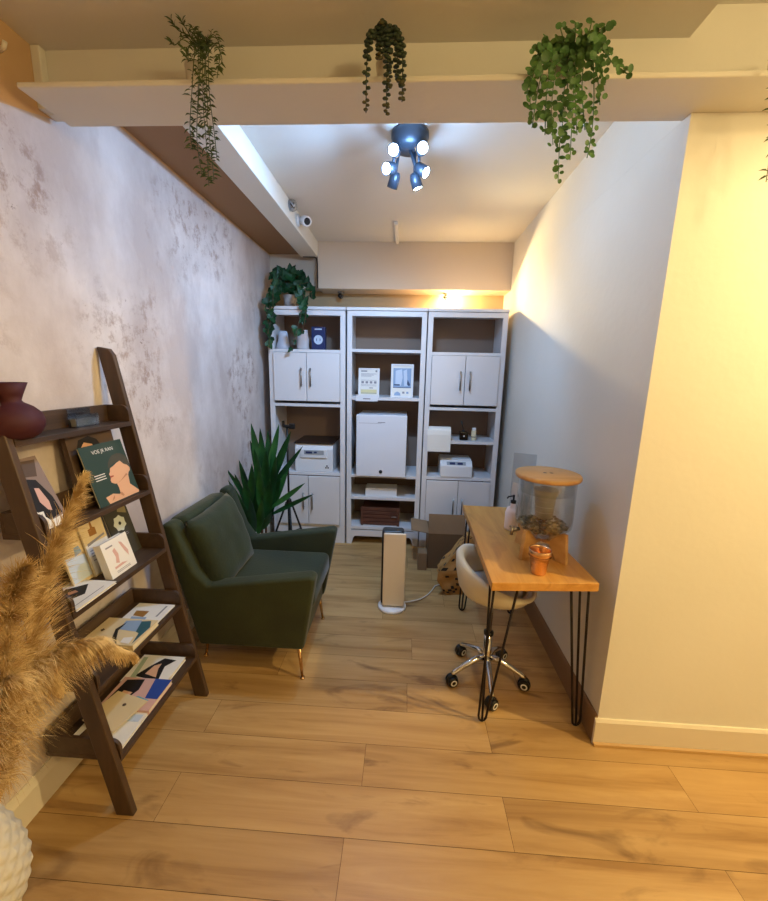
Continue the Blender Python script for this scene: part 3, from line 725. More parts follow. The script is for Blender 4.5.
for j, (a, c) in enumerate(zip(rg, rg[1:])):
    for k in range(4*NS):
        inkq = (noise.noise(Vector((k*.55, j*.62, 2.3))) > .30) and (k//2+j) % 2 == 0 or ((k//3+j//3) % 4 == 0 and (k*j) % 3 == 1)
        b.face([a[k], a[(k+1) % (4*NS)], c[(k+1) % (4*NS)], c[k]], ink if inkq else kraft)
b.face(rg[0][::-1], kraft); b.face(rg[-1], kraft); pb = b.build('paper_parcel')
bpy.data.objects.remove(t); pb.location = (.40, 2.53, 0); tag(pb, 'crumpled brown paper parcel with black print behind the stool', 'parcel')

# ------------------------------------------------------------------ desk
TZ = .715
t = thing('desk', (.575, 1.85, 0), 'narrow oak desk with black hairpin legs against the right wall', 'desk')
b = MB(); b.prism([(.356-.575, 1.395-1.85), (.778-.575, 1.43-1.85), (.735-.575, 2.29-1.85), (.372-.575, 2.30-1.85)], 'Z', TZ-.036, TZ, butcher)
b.build('tabletop', t, .003)
def hairpin(fx, fy, tops):
    b = MB(); zt = TZ-.037
    f = Vector((fx, fy, .006))
    def rod(top, offs):
        return top
    (a, c, d) = [Vector((p[0], p[1], zt)) for p in tops]
    def U(p, q):
        m_ = (p-q); m_.z = 0; m_ = m_.normalized()*.018
        pts = [p]; pts.append(f+m_+Vector((0, 0, .03)))
        for k in range(1, 6):
            an = pi*k/6; pts.append(f+m_*cos(an)+Vector((0, 0, .024*(1-sin(an))+.002)))
        pts.append(f-m_+Vector((0, 0, .03))); pts.append(q); return pts
    b.tube(U(a, c), .0052, blackmetal, 8); b.tube([d, f+Vector((0, 0, .006))], .0052, blackmetal, 8)
    cx = (a+c+d)/3; b.box((cx.x-.05, cx.y-.04, zt), (cx.x+.05, cx.y+.04, zt+.0008), blackmetal)
    o = b.build('leg', t); o.matrix_parent_inverse = Matrix.Translation((-.575, -1.85, 0)); return o
hairpin(.383, 1.472, [(.378, 1.44), (.478, 1.455), (.385, 1.54)])
hairpin(.790, 1.482, [(.765, 1.48), (.69, 1.47), (.765, 1.56)])
hairpin(.407, 2.37-.08, [(.395, 2.26), (.47, 2.25), (.40, 2.17)])
hairpin(.715, 2.285, [(.70, 2.25), (.63, 2.25), (.70, 2.17)])

# ------------------------------------------------------------------ stool
t = thing('swivel_stool', (.447, 1.735, 0), 'cream leather tub stool on chrome wheeled base at the desk', 'stool')
b = MB(); n = 48; rim = []
def tubh(a):   # height of the rim; highest towards -x
    c = (1+cos(a-radians(165)))/2; return .004+.148*(c**1.15)
prof_o = [(.10, -.055), (.155, -.045), (.185, -.01)]
rings = []
def ringv(fr, fz): return [b.bm.verts.new((fr(2*pi*k/n)*cos(2*pi*k/n)*.94+.014, fr(2*pi*k/n)*sin(2*pi*k/n)*.94, .505+fz(2*pi*k/n))) for k in range(n)]
rings.append(ringv(lambda a: .03, lambda a: -.035)); rings.append(ringv(lambda a: .12, lambda a: -.033)); rings.append(ringv(lambda a: .172, lambda a: -.018))
rings.append(ringv(lambda a: .188, lambda a: .008)); rings.append(ringv(lambda a: .196+.012*tubh(a)/.2, lambda a: tubh(a)*.6)); rings.append(ringv(lambda a: .198+.012*tubh(a)/.2, lambda a: tubh(a)))
rings.append(ringv(lambda a: .188+.01*tubh(a)/.2, lambda a: tubh(a)+.014)); rings.append(ringv(lambda a: .172, lambda a: tubh(a)+.008)); rings.append(ringv(lambda a: .160, lambda a: tubh(a)*.6)); rings.append(ringv(lambda a: .152, lambda a: .01))
for a, c in zip(rings, rings[1:]):
    for k in range(n): b.face([a[k], a[(k+1) % n], c[(k+1) % n], c[k]], leather, True)
b.build('tub_backrest', t)
b = MB(); b.lathe([(0, .48), (.13, .48), (.138, .485), (.137, .512), (.10, .524), (0, .527)], leather_w, 40); b.build('seat_cushion', t)
b = MB(); b.lathe([(.021, .10), (.021, .25), (.0, .25)], chrome, 20); b.lathe([(.013, .25), (.013, .469)], chrome, 20); b.build('column', t)
b = MB(); b.lathe([(.022, .245), (.024, .25), (.024, .262), (.015, .265)], black_pl, 20); b.build('collar', t)
cc = [(.265, 1.67), (.348, 1.885), (.569, 1.889), (.616, 1.68), (.439, 1.549)]
for (x, y) in cc:
    dx, dy = x-.447, y-1.735; L = hypot(dx, dy); dx, dy = dx/L, dy/L; L = .185
    b = MB(); b.tube([(dx*.018, dy*.018, .12), (dx*.06, dy*.06, .118), (dx*.12, dy*.12, .095), (dx*(L-.01), dy*(L-.01), .068), (dx*L, dy*L, .06)], [.016, .015, .013, .012, .012], chrome, 12)
    lg = b.build('base_arm', t)
    b = MB(); c = Vector((dx*L, dy*L, .026)); ax = Vector((-dy, dx, 0)) if abs(dy) < .5 else Vector((.6, -.8, 0)); ax.normalize()
    q = ax.to_track_quat('Z', 'Y').to_matrix().to_4x4()
    for s in (-1, 1):
        M = Matrix.Translation(c+ax*s*.014) @ q
        b.lathe([(0, -.009), (.022, -.009), (.026, -.006), (.026, .006), (.022, .009), (0, .009)], black_pl, 20, M=M)
    M = Matrix.Translation(c) @ q; b.lathe([(.0, -.005), (.03, -.005), (.03, .005), (0, .005)], black_pl, 20, M=M)
    cs = b.build('caster', lg)
    for s in (-1, 1):
        b = MB(); M = Matrix.Translation(c+ax*s*.0240) @ q; b.lathe([(.010, -.0006), (.010, .0006), (.016, .0006), (.016, -.0006), (.010, -.0006)], paper, 20, M=M)
        b.build('white_ring', cs)

# ------------------------------------------------------------------ things on the desk
t = thing('water_dispenser', (.63, 1.68, TZ+.0005), 'glass water dispenser with bamboo lid and stones on wooden stand', 'water dispenser')
b = MB()
for an in (35, 125):
    M = Matrix.Rotation(radians(an), 4, 'Z')
    b.prism([(-.135, 0), (-.085, 0), (-.05, .06), (.05, .06), (.085, 0), (.135, 0), (.12, .13), (.10, .13), (.045, .075), (-.045, .075), (-.10, .13), (-.12, .13)], 'Y', -.009, .009, ply, M)
b.build('stand', t, .001)
b = MB(); b.lathe([(0, .078), (.05, .085), (.095, .115), (.117, .14), (.12, .16), (.12, .345), (.117, .352), (.114, .345), (.115, .16), (.09, .122), (.045, .092), (0, .085)], glass, 48); b.build('jar', t)
b = MB(); b.lathe([(0, .353), (.132, .353), (.136, .358), (.136, .368), (.132, .373), (0, .373)], ply, 48)
for s in (-1, 1): b.lathe([(0, .3735), (.008, .3735)], ink, 12, c=(s*.014, 0, 0))
b.build('lid', t)
b = MB(); b.lathe([(.112, .344), (.108, .33), (.108, .29), (.10, .286), (.055, .284)], glass, 40); b.build('inner_tray', t)
b = MB(); b.lathe([(.052, .30), (.050, .284), (.045, .27), (.036, .175), (.03, .17), (0, .17)], mat('frosted_filter', '#aaa6a0', .4, alpha=.75), 28)
for z in (.2, .225, .25): b.lathe([(.040+.02*(z-.17), z), (.0425+.02*(z-.17), z+.002)], white_pl, 28)
b.build('filter', t)
b = MB(); b.tube([(-.112, -.035, .125), (-.145, -.045, .125)], .008, steel, 10); b.tube([(-.145, -.045, .135), (-.148, -.046, .10)], .007, steel, 10); b.box((-.158, -.05, .135), (-.135, -.042, .141), steel); b.build('tap', t)
random.seed(8); b = MB()
def stone(b, c, r, m):
    sv = []; 
    for j, (zr, rr) in enumerate(((-.8, .0), (-.5, .8), (0, 1), (.5, .8), (.8, 0))):
        if rr == 0: sv.append([b.bm.verts.new((c[0], c[1], c[2]+zr*r*.8))])
        else: sv.append([b.bm.verts.new((c[0]+r*rr*cos(k)*1.2, c[1]+r*rr*sin(k), c[2]+zr*r*.8)) for k in [2*pi*i/7+c[0]*50 for i in range(7)]])
    for a, d in zip(sv, sv[1:]):
        for k in range(7):
            q = []
            for v in (a[k % len(a)], a[(k+1) % len(a)], d[(k+1) % len(d)], d[k % len(d)]):
                if v not in q: q.append(v)
            if len(q) > 2: b.face(q, m, True)
for i in range(150):
    a = random.random()*2*pi; rr = .1*sqrt(random.random()); z0 = .10+max(0, rr-.05)*.6
    stone(b, (rr*cos(a), rr*sin(a), z0+random.random()*max(.004, .155-z0)), random.uniform(.008, .013), random.choice([pebble, pebble, pebble_l, pebble]))
o = b.build('stones', t); o['kind'] = 'stuff'
t = thing('copper_cup', (.562, 1.492, TZ+.0005), 'hammered copper cup at the front of the desk', 'cup')
b = MB(); b.lathe([(0, 0), (.028, 0), (.030, .004), (.0385, .074), (.0425, .076), (.0445, .102), (.042, .104), (.040, .098), (.036, .07), (.026, .006), (0, .006)], copper, 36); b.build('body', t)
b = MB(); b.lathe([(.0388, .0735), (.044, .0755), (.0435, .078)], copper, 36); b.build('rim_band', t)
t = thing('pump_bottle', (.572, 1.95, TZ+.0005), 'pink bottle with black pump beside the glass dispenser', 'bottle')
b = MB(); b.lathe([(0, 0), (.034, 0), (.036, .01), (.036, .09), (.028, .115), (.013, .125), (.013, .14), (0, .14)], pink, 24); b.build('bottle', t)
b = MB(); b.lathe([(.014, .141), (.015, .155), (.005, .158), (.005, .185), (0, .185)], black_pl, 16); b.tube([(0, 0, .18), (-.03, -.01, .178), (-.036, -.012, .168)], .004, black_pl, 6); b.build('pump', t)
t = thing('sign_holder', (.632, 2.03, TZ+.0005), 'clear acrylic sign holder standing behind the glass dispenser', 'sign holder', rz=radians(-20))
b = MB(); b.box((-.058, 0, 0), (.058, .003, .38), acrylic, Matrix.Rotation(radians(-9), 4, 'X')); b.build('sheet', t)
b = MB(); b.box((-.058, -.0, 0), (.058, .06, .003), acrylic); b.build('foot', t)
b = MB(); b.box((-.05, -.002, .02), (.05, -.0005, .22), mat('pale_grey_print', '#c3c0c2', .5), Matrix.Rotation(radians(-9), 4, 'X')); b.build('insert', t)

# ------------------------------------------------------------------ ladder shelf
LY0, LY1 = 1.005, 1.527
t = thing('ladder_shelf', (-1.05, 1.266, 0), 'dark walnut leaning ladder shelf with five trays on the left wall', 'shelf')
lx, ly = -1.05, 1.266
def fx(z): return -.876 - z*(.281/1.57)     # front edge of the uprights
for (y0, y1) in ((LY0, LY0+.022), (LY1-.022, LY1)):
    b = MB(); wv = .063
    b.prism([(fx(0)-lx, 0), (fx(1.545)-lx, 1.545), (fx(1.57)-.012-lx, 1.568), (fx(1.575)-wv+.004-lx, 1.575), (fx(0)-wv-lx, 0)], 'Y', y0-ly, y1-ly, walnut_z)
    b.build('upright', t, .004, 2)
SH = [(1.285, -1.205), (1.0, -1.195), (.742, -1.19), (.478, -1.185), (.215, -1.18)]
for z, xb in SH:
    xf = fx(z)+.002; a, c = LY0+.0225-ly, LY1-.0225-ly
    b = MB(); b.box((xb-lx, a, z-.018), (xf-lx, c, z), walnut_y)
    o = b.build('shelf_board', t, .0015)
    b = MB(); b.box((xb-lx, a, z+.0003), (xb+.012-lx, c, z+.065), walnut_y); b.build('back_rail', t, .0015)
    for yy0 in (a, c-.011):
        X0, X1 = xb+.0125-lx, xf-lx
        pr = [(X0, z+.0003), (X1, z+.0003), (X1, z+.030)]
        for k in range(7):
            an = pi/2*k/6; pr.append((X1-.03+.03*cos(an), z+.032+.033*sin(an)))
        pr.append((X0, z+.065))
        b = MB(); b.prism(pr, 'Y', yy0, yy0+.011, walnut_y); b.build('side_rail', t, .001)

# vase on the top shelf
t = thing('maroon_vase', (-1.137, 1.062, 1.2855), 'round maroon vase with flared neck on the ladder shelf top', 'vase')
b = MB(); b.lathe([(0, 0), (.038, 0), (.058, .012), (.072, .035), (.074, .052), (.068, .075), (.05, .094), (.03, .106), (.026, .112), (.032, .13), (.045, .163), (.042, .163), (.028, .13), (.022, .112), (0, .10)], maroon, 48)
b.build('body', t)
t = thing('card_holder', (-1.155, 1.34, 1.2855), 'small clear card holder with pale cards on the ladder shelf top', 'card holder', rz=radians(90))
b = MB(); b.box((-.05, -.01, 0), (.05, -.007, .045), acrylic); b.box((-.05, .02, 0), (.05, .023, .065), acrylic); b.box((-.05, -.01, 0), (.05, .023, .003), acrylic); b.build('holder', t)
b = MB(); b.box((-.044, -.004, .004), (.044, .016, .03), mat('grey_cards', '#8d8783', .5), Matrix.Rotation(radians(-8), 4, 'X')); b.build('cards', t)

# ------------------------------------------------------------------ books and magazines
skin = mat('print_skin', '#dba884', .6); skin2 = mat('print_skin_shade', '#b9825f', .6); hair = mat('print_dark_hair', '#1b1413', .6); lips = mat('print_lips', '#a8543f', .6)
green = mat('print_dark_green', '#2c4038', .45); hatc = mat('print_hat_olive', '#4a463a', .6); brownp = mat('print_brown', '#5a4638', .6); beige = mat('print_beige', '#dcc69c', .6)
white = mat('print_white', '#e9e4de', .5); teal = mat('print_teal', '#2f5a66', .5); cyan = mat('print_cyan', '#5aa6bc', .5); royal = mat('print_royal_blue', '#2c4a9c', .5); pinkp = mat('print_pink', '#d3a9a0', .6)
olive = mat('print_olive_black', '#3d3a30', .6); amber = mat('print_amber', '#9a6a2c', .6); flower = mat('print_white_flower', '#c9cfc8', .6)
def book(name, origin, wdir, hdir, w_, h_, th, cover, label, cat, arts=(), texts=(), pages=paper2):
    """origin = lower left corner of the cover; wdir, hdir = cover axes"""
    X = Vector(wdir).normalized(); Yv = Vector(hdir); Yv = (Yv-X*Yv.dot(X)).normalized(); Z = X.cross(Yv)
    M = Matrix((X, Yv, Z)).transposed().to_4x4(); M.translation = Vector(origin)
    r = bpy.data.objects.new(name, None); COL.objects.link(r); r.empty_display_size = .03; r.matrix_world = M; tag(r, label, cat)
    b = MB(); b.box((.0, .0, -th*.12), (w_, h_, 0), cover); b.box((0, 0, -th), (w_, h_, -th*.88), cover); 
    if th > .008: b.box((0, 0, -th*.88), (.003, h_, -th*.12), cover)
    for i, (m_, pts) in enumerate(arts): b.poly([(p[0]*w_, p[1]*h_) for p in pts], Matrix(), m_, .0004+.0003*i)
    for (s, x, y, sz, m_) in texts:
        cu = bpy.data.curves.new('t', 'FONT'); cu.body = s; cu.size = sz; to = bpy.data.objects.new('t', cu); COL.objects.link(to)
        dg = bpy.context.evaluated_depsgraph_get(); me = bpy.data.meshes.new_from_object(to.evaluated_get(dg)); 
        vm = [b.bm.verts.new((v.co.x+x*w_, v.co.y+y*h_, .004)) for v in me.vertices]
        for p in me.polygons: b.face([vm[i] for i in p.vertices], m_)
        bpy.data.objects.remove(to); bpy.data.meshes.remove(me)
    b.build('cover', r)
    b = MB(); b.box((.0035 if th > .008 else .001, .002, -th*.87), (w_-.002, h_-.002, -th*.13), pages); b.build('pages', r)
    return r
def lines(m_, x0, x1, ys, h=.012): return [(m_, [(x0, y), (x1, y), (x1, y+h), (x0, y+h)]) for y in ys]
up = lambda tilt: (-sin(tilt), 0, cos(tilt))
# shelf two (z=1.0)
book('magazine', (-1.072, 1.262, 1.001), (0, 1, 0), (-.055, -.02, .2), .205, .225, .006, green, 'dark green magazine with profile of woman in hat, second shelf', 'magazine',
     [(hatc, [(.465, .56), (.54, .60), (.60, .62), (.79, .64), (.86, .56), (.99, .50), (.99, .62), (.955, .70), (.87, .76), (.769, .775), (.64, .76), (.556, .704), (.49, .64)]),
      (skin, [(.432, .476), (.47, .50), (.50, .56), (.60, .585), (.70, .62), (.79, .638), (.85, .57), (.93, .53), (.97, .48), (.956, .43), (.90, .40), (.868, .36), (.832, .205), (.99, .047), (.98, .01), (.218, .01), (.18, .13), (.36, .15), (.531, .094), (.541, .211), (.53, .285), (.49, .29), (.42, .33), (.414, .37), (.45, .41)]),
      (skin2, [(.54, .285), (.86, .37), (.83, .40), (.62, .30)]), (lips, [(.425, .405), (.52, .415), (.52, .435), (.44, .44)]), (skin2, [(.28, .04), (.36, .07), (.38, .12), (.33, .09)]), (skin2, [(.50, .11), (.56, .13), (.60, .06), (.56, .05)])] + lines(white, .10, .34, (.50, .46, .42), .014),
     [('VOE JR RAN', .22, .85, .019, white)])
book('picture_book', (-1.125, 1.255, 1.001), (.12, 1, 0), (-.05, -.03, .24), .19, .262, .022, brownp, 'thick brown book with dark haired woman, behind the green magazine', 'book',
     [(hair, [(.12, .2), (.14, .75), (.24, .92), (.46, .96), (.62, .9), (.75, .7), (.8, .3), (.3, .1)]), (skin, [(.24, .6), (.24, .80), (.34, .88), (.50, .84), (.56, .7), (.5, .5), (.34, .45)]), (hair, [(.26, .70), (.34, .73), (.34, .75), (.26, .72)])])
book('magazine', (-1.185, 1.42, 1.066), (0, 1, 0), (0, 0, 1), .055, .19, .003, mat('print_pale_lilac', '#b9bcc8', .5), 'pale grey leaflet standing behind the brown book, second shelf', 'leaflet')
book('magazine', (-1.088, 1.055, 1.001), (-.05, 1, 0), (-.075, -.03, .2), .098, .23, .006, mat('print_mauve', '#8a766e', .5), 'mauve magazine with dark haired woman standing at near end of second shelf', 'magazine',
     [(hair, [(.05, .3), (.08, .62), (.3, .72), (.6, .68), (.85, .4), (.9, .15), (.3, .1)]), (brownp, [(.02, .7), (.3, .75), (.7, .72), (.9, .95), (.05, .97)]), (white, [(.0, .0), (.3, .0), (.98, .0), (.98, .12), (.4, .1), (.06, .3), (.04, .6), (.0, .6)]), (pinkp, [(.35, .38), (.4, .58), (.55, .56), (.65, .35), (.6, .22), (.48, .25)]),
      (white, [(.0, .05), (.25, .08), (.3, .25), (.08, .26)]), (greyp, [(.1, .08), (.2, .09), (.22, .22), (.12, .22)])])
# shelf three (z=.742)
book('brochure', (-1.105, 1.365, .743), (0, 1, 0), (-.06, -.02, .22), .125, .232, .006, olive, 'dark olive brochure with white flower, third shelf', 'brochure',
     [(flower, [(.50+.27*cos(k*2*pi/14)*(1 if k % 2 else .82), .60+.15*sin(k*2*pi/14)*(1 if k % 2 else .82)) for k in range(14)]), (ink, [(.50+.06*cos(k*pi/4), .60+.033*sin(k*pi/4)) for k in range(8)]),
      (mat('print_khaki', '#8c8058', .6), [(.55, .8), (.9, .72), (.95, .98), (.7, .98)])] + lines(greyp, .2, .7, (.40, .37), .01))
book('brochure', (-1.11, 1.245, .743), (0, 1, 0), (-.055, -.03, .24), .105, .258, .006, beige, 'beige brochure with amber bottle picture, third shelf', 'brochure',
     [(amber, [(.30, .56), (.62, .56), (.62, .66), (.52, .68), (.52, .76), (.44, .76), (.42, .67), (.30, .66)]), (white, [(.02, .02), (.98, .02), (.98, .46), (.02, .46)]), (greyp, [(.1, .44), (.9, .50), (.9, .53), (.1, .48)])]
     + lines(greyp, .12, .8, (.36, .32, .28, .22), .012) + lines(brownp, .15, .65, (.90, .86, .82), .01))
book('brochure', (-1.12, 1.165, .743), (0, 1, 0), (-.06, -.03, .24), .085, .235, .006, beige, 'pale brochure partly hidden by the pampas plume, third shelf', 'brochure',
     [(blue2, [(.05, .05), (.95, .05), (.95, .4), (.05, .45)]), (blue1, [(.5, .42), (.85, .45), (.8, .56), (.55, .55)])])
book('card_box', (-1.035, 1.232, .743), (0, 1, 0), (-.035, -.015, .13), .128, .135, .028, white, 'small white pink patterned card box at the front of third shelf', 'box',
     [(pinkp, [(.3, .35), (.42, .3), (.48, .55), (.42, .75), (.32, .7), (.36, .5)]), (pinkp, [(.62, .85), (.72, .8), (.86, .5), (.82, .35), (.72, .55)]), (pinkp, [(.2, .2), (.7, .22), (.5, .28), (.2, .26)]), (greyp, [(.12, .82), (.38, .82), (.38, .86), (.12, .86)])] + lines(greyp, .22, .75, (.12, .08), .015), pages=white)
book('magazine', (-1.125, 1.03, .751), (.2, 1, 0), (-1, .25, 0), .15, .001, .001, white, 'x', 'magazine') if False else None
book('magazine', (-1.005, 1.04, .752), (0, 1, 0), (-1, 0, 0), .17, .15, .008, white, 'white magazine with dark photo lying flat on third shelf', 'magazine',
     [(ink, [(.25, .45), (.5, .3), (.85, .55), (.6, .85), (.35, .8)]), (skin2, [(.4, .6), (.55, .5), (.6, .62), (.5, .7)])] + lines(greyp, .1, .8, (.12,), .02))
# shelf four (z=.478)
book('magazine', (-.975, 1.345, .486), (.0, 1, 0), (-1, .0, 0), .135, .16, .005, white, 'white leaflet with amber picture lying at the far end of fourth shelf', 'magazine',
     [(amber, [(.3, .5), (.6, .5), (.6, .85), (.35, .8)]), (blue1, [(.0, .35), (.3, .4), (.3, .8), (.0, .75)]), (greyp, [(.35, .15), (.9, .15), (.9, .2), (.35, .2)])])
book('notebook', (-.965, 1.20, .502), (.0, 1, 0), (-1, -.0, 0), .15, .205, .022, beige, 'cream book with teal ribbon drawing lying on fourth shelf', 'book',
     [(teal, [(.05, .05), (.45, .12), (.62, .4), (.9, .35), (.95, .12), (.7, .02)]), (blue1, [(.5, .2), (.95, .3), (.9, .6), (.55, .55)]), (ink, [(.0, .3), (.2, .5), (.55, .62), (.85, .55), (.5, .54), (.22, .42)]), (white, [(.05, .1), (.3, .14), (.25, .3), (.08, .28)]), (brownp, [(.42, .82), (.5, .8), (.55, .85), (.48, .88)])])
# shelf five (z=.215)
book('magazine', (-.945, 1.32, .232), (.0, 1, 0), (-1, .0, 0), .155, .19, .016, white, 'white magazine with face photo at far end of lowest shelf', 'magazine',
     [(hair, [(.1, .2), (.6, .3), (.85, .15), (.9, .45), (.6, .62), (.2, .8)]), (skin, [(.2, .3), (.5, .4), (.7, .42), (.6, .55), (.3, .6)]), (mat('print_pale_green', '#a8b8a4', .6), [(.02, .6), (.1, .85), (.9, .95), (.9, .85), (.2, .75)])])
book('magazine', (-.925, 1.19, .236), (.0, 1, 0), (-1, -.05, 0), .15, .20, .018, pinkp, 'magazine with blue and cyan cover in middle of lowest shelf', 'magazine',
     [(royal, [(.35, .0), (1, .0), (1, .35), (.35, .25)]), (cyan, [(.0, .2), (.3, .15), (.4, .4), (.3, .62), (.02, .5)]), (white, [(.1, .3), (.3, .25), (.33, .3), (.1, .36)]), (hair, [(.05, .65), (.6, .5), (.95, .55), (.9, .9), (.1, .95)]), (skin, [(.2, .62), (.5, .58), (.55, .78), (.3, .8)])])
book('magazine', (-.928, 1.045, .226), (.0, 1, 0), (-1, .0, 0), .15, .20, .010, white, 'white magazine at the near end of lowest shelf under the envelope', 'magazine',
     [(brownp, [(.1, .55), (.55, .5), (.6, .85), (.15, .9)]), (blue2, [(.7, .05), (.9, .05), (.9, .9), (.7, .9)])])
book('envelope', (-.985, 1.09, .243), (.25, 1, 0), (-1, .25, 0), .14, .15, .003, beige, 'cream envelope with round emblem lying on the lowest shelf', 'envelope',
     [(brownp, [(.70+.05*cos(k*pi/4), .45+.05*sin(k*pi/4)) for k in range(8)])])

# ------------------------------------------------------------------ hanging plants on the beam ledge
def small_pot(t, r=.038, h=.07):
    b = MB(); b.lathe([(0, 0), (r*.75, 0), (r, h), (r*.92, h), (r*.85, h*.85), (0, h*.85)], pot_cream, 24); b.build('pot', t)
LZ = 2.3125
random.seed(21)
# willow-like, left
X0 = -.655; t = thing('trailing_plant', (X0, 1.335, LZ), 'thin willowy trailing plant, leftmost on the beam ledge', 'plant'); small_pot(t)
def path(pts, n=24):
    P = [Vector(p) for p in pts]; out = []
    for i in range(n+1):
        q = i/n*(len(P)-1); k = min(int(q), len(P)-2); f = q-k
        p0 = P[max(k-1, 0)]; p1 = P[k]; p2 = P[k+1]; p3 = P[min(k+2, len(P)-1)]
        out.append(.5*((2*p1)+(p2-p0)*f+(2*p0-5*p1+4*p2-p3)*f*f+(3*p1-p0-3*p2+p3)*f**3))
    return out
def rel(px, py, Y, x0): return at(px, py, Y)-Vector((x0, 1.335, LZ))
wl = [[(205, 60, 1.33), (195, 40, 1.28), (178, 30, 1.24), (172, 20, 1.22)], [(203, 60, 1.33), (188, 38, 1.27), (175, 45, 1.23), (172, 42, 1.22)], [(205, 60, 1.33), (188, 32, 1.26), (182, 22, 1.24)],
      [(205, 60, 1.33), (196, 45, 1.26), (192, 90, 1.22), (190, 130, 1.22), (193, 150, 1.22)], [(205, 60, 1.33), (203, 45, 1.26), (203, 100, 1.22), (206, 140, 1.22), (209, 186, 1.22)],
      [(205, 60, 1.33), (208, 42, 1.26), (209, 90, 1.22), (214, 130, 1.22), (217, 160, 1.22)], [(205, 60, 1.33), (212, 35, 1.27), (220, 48, 1.23), (217, 78, 1.22)], [(205, 60, 1.33), (215, 45, 1.27), (222, 60, 1.23), (215, 70, 1.22)],
      [(205, 60, 1.33), (199, 42, 1.26), (198, 95, 1.23), (197, 140, 1.22), (202, 175, 1.22)], [(205, 60, 1.33), (207, 42, 1.26), (204, 90, 1.21), (211, 150, 1.21), (214, 180, 1.21)],
      [(205, 60, 1.33), (190, 45, 1.26), (188, 60, 1.23), (186, 52, 1.22)], [(205, 60, 1.33), (193, 30, 1.25), (200, 45, 1.23), (198, 110, 1.22)], [(205, 60, 1.33), (197, 35, 1.25), (204, 50, 1.23), (208, 115, 1.22)]]
for v in wl:
    P = path([rel(*q, X0) for q in v], 26)
    b = MB(); b.tube(P, .0012, leaf_wil, 4)
    L = sum((a-c).length for a, c in zip(P, P[1:])); nl = int(L/.0062)
    for k in range(nl):
        i = min(int(k/nl*(len(P)-1)), len(P)-2); p = P[i].lerp(P[i+1], k/nl*(len(P)-1)-i); d = (P[i+1]-P[i]).normalized()
        if k/nl < .12: continue
        o_ = Vector((random.choice((-1, 1))*random.uniform(.5, 1), random.uniform(-.8, .3), random.uniform(-.2, .5)))
        leaf(b, p, p+(d*.6+o_).normalized()*random.uniform(.014, .026), .0055, leaf_wil, Vector((0, -1, .3)), .15, 3)
    b.build('strand', t)
# string succulent, middle
X0 = -.08; t = thing('trailing_succulent', (X0, 1.335, LZ), 'small dark trailing succulent, middle of the beam ledge', 'plant'); small_pot(t, .04, .07)
sl = [[(384, 60, 1.33), (376, 38, 1.28), (371, 35, 1.23), (367, 60, 1.22), (366, 113, 1.22)], [(385, 60, 1.33), (386, 30, 1.26), (387, 60, 1.22), (386, 115, 1.22)], [(386, 60, 1.33), (393, 30, 1.27), (402, 50, 1.22), (402, 102, 1.22)],
      [(384, 60, 1.33), (380, 28, 1.27), (380, 40, 1.23), (379, 60, 1.22)], [(385, 60, 1.33), (383, 26, 1.26), (383, 24, 1.24)], [(386, 60, 1.33), (394, 35, 1.27), (398, 45, 1.23), (397, 72, 1.22), (402, 85, 1.21)], [(385, 55, 1.33), (388, 28, 1.27), (389, 45, 1.23), (389, 90, 1.22)]]
for v in sl:
    P = path([rel(*q, X0) for q in v], 24); b = MB(); b.tube(P, .0015, leaf_pearl, 4)
    L = sum((a-c).length for a, c in zip(P, P[1:])); nl = int(L/.0048)
    for k in range(nl):
        f = k/nl
        if f < .25: continue
        i = min(int(f*(len(P)-1)), len(P)-2); p = P[i].lerp(P[i+1], f*(len(P)-1)-i)
        a = k*2.4; r = .0075*(1.15-.5*f)
        c = p+Vector((cos(a)*r, sin(a)*r, 0)); stone(b, (c.x, c.y, c.z), random.uniform(.006, .0085)*(1.1-.4*f), leaf_pearl if f < .9 else leaf_tip)
    b.build('strand', t)
# eucalyptus-like round leaves, right
X0 = .425; t = thing('trailing_eucalyptus', (X0, 1.335, LZ), 'bushy bright green round-leaved plant on the beam ledge', 'plant'); small_pot(t, .05, .08)
def disc(b, c, r, nrm, m):
    q = Vector(nrm).normalized().to_track_quat('Z', 'Y').to_matrix(); c = Vector(c); cv = b.bm.verts.new(c+q @ Vector((0, 0, -r*.2)))
    vs = [b.bm.verts.new(c+q @ Vector((r*cos(2*pi*k/9), r*.92*sin(2*pi*k/9), 0))) for k in range(9)]
    for k in range(9): b.face([cv, vs[k], vs[(k+1) % 9]], m, True)
el = [[(530, 110), (532, 80), (545, 45)], [(532, 128), (538, 90), (550, 50)], [(545, 135), (547, 90), (555, 50)], [(553, 145), (552, 100), (560, 50)], [(558, 182), (560, 140), (567, 95), (568, 55)],
      [(563, 140), (563, 100), (570, 55)], [(577, 135), (575, 95), (575, 50)], [(587, 158), (592, 130), (594, 90), (590, 45)], [(585, 130), (582, 90), (583, 50)], [(628, 74), (615, 66), (600, 45), (590, 40)],
      [(611, 24), (600, 30), (590, 40)], [(592, 20), (588, 35), (580, 50)], [(575, 24), (575, 40)], [(560, 27), (565, 45)], [(545, 38), (555, 50)], [(534, 50), (550, 50)], [(610, 55), (600, 45), (585, 42)], [(605, 85), (598, 60), (590, 45)], [(539, 60), (553, 48)], [(527, 92), (535, 70), (548, 48)], [(570, 160), (572, 120), (574, 80), (575, 50)], [(600, 105), (597, 75), (590, 45)]]
